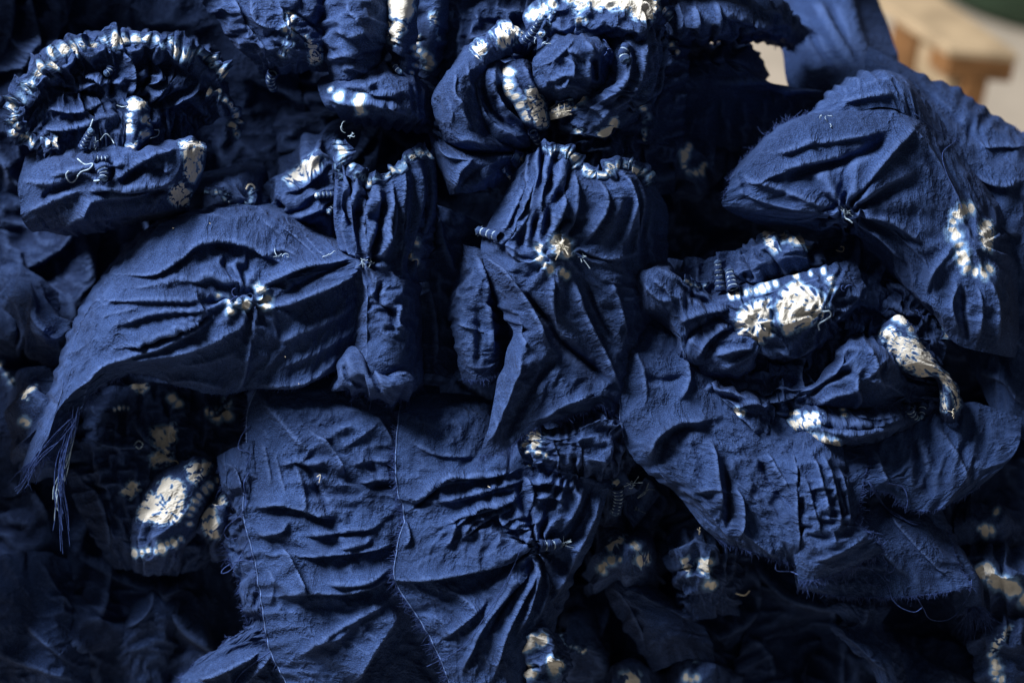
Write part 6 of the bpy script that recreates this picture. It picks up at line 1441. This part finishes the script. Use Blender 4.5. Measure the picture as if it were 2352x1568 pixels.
T4 = Sheet([[(1380, 1080, -90), (1410, 1070, -60), (1450, 1080, -70), (1490, 1100, -100)], [(1375, 1110, -50), (1410, 1100, -10), (1450, 1110, -30), (1495, 1130, -90)], [(1390, 1150, -70), (1415, 1145, -30), (1440, 1150, -50), (1480, 1165, -100)], [(1395, 1190, -100), (1415, 1190, -70), (1440, 1190, -80), (1470, 1195, -120)]], step=2.8, seed=104, skirt=60, dz=-25, e=(.12, .12), tone=-.15, dye=[('dots', [(1410, 1065), (1420, 1062)], 2, 7)])
cloth('tied_bundle', 'thread wound tie with white pleats right of the gathered sheet', [T4],
      [('ring', [(1375, 1095), (1395, 1105), (1412, 1118)], 4, 15, 13, dict(lift=8)), ('tip', [(1418, 1118), (1420, 1145), (1412, 1182)], 15, 12, dict(wraps=8, lift=8, pale=.6)), ('tuft', (1450, 1110), 10, 16, PALE), ('tuft', (1485, 1125), 10, 14, PALE), ('tuft', (1465, 1168), 6, 10, PALE)])
T5 = Sheet([
    [(1520, 1250, -150), (1560, 1235, -110), (1610, 1225, -100), (1660, 1240, -120), (1710, 1260, -160)],
    [(1530, 1285, -110), (1565, 1272, -60), (1612, 1265, -50), (1655, 1278, -70), (1700, 1300, -140)],
    [(1540, 1320, -110), (1572, 1312, -64), (1618, 1308, -50), (1652, 1318, -80), (1700, 1330, -140)],
    [(1550, 1360, -130), (1585, 1352, -84), (1622, 1350, -76), (1655, 1355, -100), (1700, 1365, -150)],
    [(1560, 1410, -160), (1595, 1410, -130), (1630, 1410, -130), (1660, 1410, -150), (1700, 1410, -170)]], step=2.6, seed=105, dz=-20, cr=1.4, e=(.24, .24), fine=(.08, .08), tone=-.1,
           dye=[('poly', [(1566, 1285), (1580, 1275), (1592, 1300), (1580, 1322), (1568, 1310)], 6, .9, .5), ('dots', [(1610, 1285), (1612, 1300), (1630, 1290), (1615, 1315)], 6, 7), ('dots', [(1625, 1340), (1640, 1350)], 3, 9)])
cloth('crumpled_cloth', 'small crumpled cloth with white starry flecks under the hem of the pleated drape', [T5], [('thread', [(1690, 1362), (1710, 1366), (1722, 1356)], 1.8, CREAM), ('curls', 2, (1604, 1228), 6, 18, CREAM)])
T6 = Sheet([
    [(1880, 1370, -150), (1940, 1355, -120), (2000, 1360, -130), (2050, 1380, -160)],
    [(1910, 1400, -110), (1955, 1390, -70), (2000, 1395, -80), (2040, 1400, -130)],
    [(1945, 1435, -110), (1970, 1430, -76), (2000, 1435, -86), (2025, 1440, -130)],
    [(1910, 1440, -120), (1960, 1455, -80), (2010, 1470, -70), (2060, 1480, -120)],
    [(1960, 1490, -110), (1995, 1500, -60), (2035, 1510, -50), (2070, 1520, -110)],
    [(2000, 1530, -110), (2025, 1545, -60), (2055, 1555, -56), (2080, 1560, -110)],
    [(2030, 1610, -120), (2050, 1620, -80), (2075, 1620, -80), (2095, 1620, -120)]], step=3, seed=106, dz=-35, e=(.08, .06), fine=(.04, .04), tone=.0, ridges=[([(1930, 1440), (1980, 1480), (2040, 1540)], 14, 12, 10), ([(1990, 1370), (1985, 1410), (1978, 1440)], 12, 14, 9)])
cloth('twisted_strip', 'narrow twisted indigo strip hanging below the torn flap at bottom right', [T6], [('fringe', 0, 'right', .3, 1, dict(per=.6, length=(4, 12)))])
T7 = Sheet([[(2040, 1500, -150), (2100, 1490, -130), (2170, 1520, -150)], [(2060, 1540, -110), (2110, 1525, -80), (2170, 1550, -110)], [(2080, 1610, -110), (2120, 1600, -80), (2170, 1610, -120)]], step=3.2, seed=107, skirt=60, dz=-110, e=(.06, .06), tone=-.1)
cloth('crumpled_cloth', 'dark fold at the bottom edge right of the twisted strip', [T7])
T8 = Sheet([[(1410, 1530, -150), (1450, 1515, -120), (1500, 1530, -150)], [(1405, 1555, -110), (1450, 1545, -70), (1505, 1555, -110)], [(1410, 1600, -110), (1450, 1600, -80), (1500, 1600, -120)]], step=3, seed=108, skirt=95, cr=1.3, dz=-110, e=(.12, .12), tone=-.15, dye=[('poly', [(1425, 1545), (1450, 1535), (1475, 1550), (1470, 1580), (1430, 1580)], 8, .8, .6)])
cloth('crumpled_cloth', 'dark knot with a dull cream patch at the bottom edge below the curled strip', [T8])
T9 = Sheet([[(1560, 1520, -150), (1600, 1505, -120), (1650, 1520, -150)], [(1555, 1545, -110), (1600, 1535, -80), (1655, 1545, -110)], [(1560, 1600, -110), (1600, 1600, -80), (1650, 1600, -120)]], step=3, seed=109, skirt=95, cr=1.3, dz=-110, e=(.12, .12), tone=-.15, dye=[('dots', [(1575, 1555), (1590, 1560), (1600, 1558)], 4, 7), ('poly', [(1588, 1500), (1602, 1498), (1604, 1520), (1590, 1520)], 5, .7, .3)])
cloth('crumpled_cloth', 'dark cloth with three white eyelets at the bottom edge left of the wide dark fold', [T9])

U1 = Sheet([
    [(2200, 1270, -170), (2250, 1250, -130), (2310, 1260, -110), (2380, 1280, -130), (2440, 1300, -170)],
    [(2200, 1310, -130), (2252, 1296, -70), (2312, 1306, -50), (2380, 1330, -80), (2440, 1350, -150)],
    [(2205, 1350, -130), (2256, 1344, -74), (2314, 1352, -56), (2380, 1372, -90), (2440, 1390, -150)],
    [(2210, 1400, -160), (2260, 1398, -120), (2316, 1400, -110), (2380, 1415, -130), (2440, 1430, -170)]], step=2.8, seed=120, dz=-35, cr=1.2, e=(.18, .16), fine=(.05, .05), tone=-.15,
    dye=[('dots', [(2250, 1312), (2275, 1325), (2300, 1338), (2325, 1345), (2355, 1365)], 9, 12), ('dots', [(2260, 1300), (2275, 1308)], 3, 9)])
cloth('crumpled_cloth', 'dark crumpled cloth with a spray of cream petals at the right edge near the bottom', [U1])
U2 = Sheet([
    [(2240, 1430, -180), (2280, 1420, -140), (2330, 1425, -140), (2390, 1440, -180)],
    [(2235, 1470, -130), (2280, 1462, -80), (2330, 1470, -90), (2390, 1480, -150)],
    [(2240, 1515, -130), (2282, 1510, -84), (2330, 1515, -94), (2390, 1520, -150)],
    [(2245, 1560, -130), (2284, 1556, -90), (2330, 1560, -100), (2390, 1565, -150)],
    [(2250, 1620, -160), (2286, 1618, -130), (2330, 1620, -140), (2390, 1620, -170)]], step=2.8, seed=121, cr=1.2, e=(.16, .16), fine=(.05, .05), tone=-.15,
    dye=[('poly', [(2318, 1435), (2326, 1440), (2305, 1470), (2285, 1500), (2274, 1498), (2282, 1470)], 6, .85, .4), ('dots', [(2278, 1505), (2290, 1530), (2285, 1555), (2300, 1560)], 6, 10)])
cloth('crumpled_cloth', 'dark crumpled cloth with a curved cream streak in the bottom right corner', [U2])
U3 = Sheet([
    [(2200, 1170, -190), (2240, 1160, -150), (2290, 1165, -150), (2340, 1180, -190)],
    [(2200, 1205, -150), (2240, 1198, -100), (2290, 1202, -100), (2340, 1215, -160)],
    [(2205, 1250, -180), (2245, 1245, -150), (2290, 1248, -150), (2340, 1255, -190)]], step=2.8, seed=122, cr=1.2, e=(.14, .14), tone=-.15, dye=[('dots', [(2248, 1212), (2262, 1218), (2278, 1215)], 4, 8), ('dots', [(2285, 1172), (2290, 1176)], 2, 6)])
cloth('crumpled_cloth', 'small dark cloth with three faint white dots right of the pale torn flap', [U3])
U4 = Sheet([
    [(930, 470, -60), (950, 460, -30), (985, 470, -40), (1010, 490, -90)],
    [(925, 530, -40), (948, 525, 6), (980, 530, -10), (1005, 540, -80)],
    [(922, 585, -40), (945, 582, 10), (975, 585, -8), (1000, 590, -80)],
    [(925, 640, -90), (948, 640, -50), (975, 640, -60), (995, 640, -100)]], step=2.8, seed=123, cr=1., e=(.08, .08), tone=-.1, dye=[('dots', [(948, 530), (952, 545)], 2, 6), ('dots', [(956, 558), (960, 560)], 2, 7), ('poly', [(925, 582), (945, 576), (950, 592), (932, 600)], 5, .8, .5), ('dots', [(950, 600), (954, 602)], 2, 6)])
cloth('crumpled_cloth', 'narrow dark fold with small white eyelets right of the pleats under the gathered rim', [U4])
# ------------------------------------------------------------------ beyond the heap: floor, bench, green tub
def simple_mesh(name, verts, faces, mat, parent=None):
    me = bpy.data.meshes.new(name); me.from_pydata([tuple(v) for v in verts], [], faces); me.update()
    me.materials.append(mat)
    o = bpy.data.objects.new(name, me); COL.objects.link(o)
    if parent: child(o, parent)
    return o


FLOOR = plain('sandy_floor', (0.42, 0.37, 0.31), .9, 9, .12, .004)
WOOD = plain('worn_pine', (0.37, 0.285, 0.185), .6, 14, .25, .002)
WOODD = plain('brown_wood', (0.17, 0.085, 0.035), .55, 16, .35, .002)
GREEN = plain('green_plastic', (0.05, 0.10, 0.065), .5, 8, .25)
fl = simple_mesh('floor', [(-4, -3, 0), (6, -3, 0), (6, 7, 0), (-4, 7, 0)], [(0, 1, 2, 3)], FLOOR); fl['kind'] = 'structure'


def ray(u, v, zplane):
    """point on a horizontal plane that the plan position looks at"""
    c = np.array([(u - W / 2) * PX / D0, (H / 2 - v) * PX / D0, -1.0]) @ CR.T
    return CT + c * ((zplane - CT[2]) / c[2])


def board(name, quad, thick, mat, parent, z):
    """a bevelled plank with the given four top corners"""
    q = [np.array(p) for p in quad]; c = sum(q) / 4
    bv = .006
    top = [p + (c - p) / np.linalg.norm(c - p) * bv for p in q]
    v = top + [p - np.array([0, 0, bv]) for p in q] + [p - np.array([0, 0, thick]) for p in q]
    f = [(0, 1, 2, 3), (11, 10, 9, 8)]
    for a in range(4):
        b = (a + 1) % 4
        f += [(a, a + 4, b + 4, b), (a + 4, a + 8, b + 8, b + 4)]
    return simple_mesh(name, v, f, mat, parent)


ZB = .46                               # bench height
n0, n1 = ray(2182, 108, ZB), ray(2340, 122, ZB)          # near end, left and right corner
f0 = ray(1950, -42, ZB); f1 = ray(2085, -62, ZB)
bench = bpy.data.objects.new('wooden_bench', None); COL.objects.link(bench)
bench.location = (float(n0[0]), float(n0[1]), 0)
bench['label'] = 'blurred pale wooden bench on brown legs behind the heap at upper right'; bench['category'] = 'bench'
bpy.context.view_layer.update()
ax = (n0 - f0); ax /= np.linalg.norm(ax); sd = (n1 - n0); sd /= np.linalg.norm(sd)
board('seat_plank', [n0, n1, f1, f0], .016, WOOD, bench, ZB)


def post(name, p, w, d, z0, z1, mat, lean=(0, 0)):
    a, b = ax * d, sd * w
    lo = np.array([p[0] + lean[0], p[1] + lean[1], z0]); hi = np.array([p[0], p[1], z1])
    v = [lo + s * a + t * b for s, t in ((-1, -1), (1, -1), (1, 1), (-1, 1))] + [hi + s * a + t * b for s, t in ((-1, -1), (1, -1), (1, 1), (-1, 1))]
    return simple_mesh(name, v, [(3, 2, 1, 0), (4, 5, 6, 7), (0, 1, 5, 4), (1, 2, 6, 5), (2, 3, 7, 6), (3, 0, 4, 7)], mat, bench)


wid = np.linalg.norm(n1 - n0)
m0 = (n0 + n1) / 2 - ax * .02
post('end_rail', m0, wid * .47, .022, ZB - .05, ZB - .018, WOODD)
post('leg', m0 + sd * .0, wid * .15, .022, 0, ZB - .052, WOODD)
m1 = n0 * .55 + f0 * .45 + sd * .035
post('leg', m1, .028, .028, 0, ZB - .018, WOODD)
post('leg', m1 + sd * (wid - .09), .028, .028, 0, ZB - .018, WOODD)
post('side_rail', (n0 * .72 + f0 * .28) + sd * .028, .012, np.linalg.norm(n0 - f0) * .22, ZB - .085, ZB - .018, WOOD)
# green tub on the floor behind the bench: tapered with a rolled rim
tb = ray(2450, -165, .12)
tub = bpy.data.objects.new('green_tub', None); COL.objects.link(tub); tub.location = (float(tb[0]), float(tb[1]), 0)
tub['label'] = 'out of focus green plastic tub on the floor at the top right corner'; tub['category'] = 'tub'
prof = [(.30, 0), (.335, .02), (.40, .22), (.405, .235), (.425, .24), (.43, .25), (.42, .262), (.40, .258), (.385, .22), (.32, .03), (.0, .025)]
vs = []; nseg = 48
for r, z in prof:
    for k in range(nseg):
        a = 2 * math.pi * k / nseg; vs.append((tb[0] + r * math.cos(a), tb[1] + r * math.sin(a), z + .001))
tm = simple_mesh('basin', vs, [tuple(int(x) for x in q) for q in grid_faces(len(prof), nseg, True)], GREEN, tub)
for p in tm.data.polygons: p.use_smooth = True
finish()
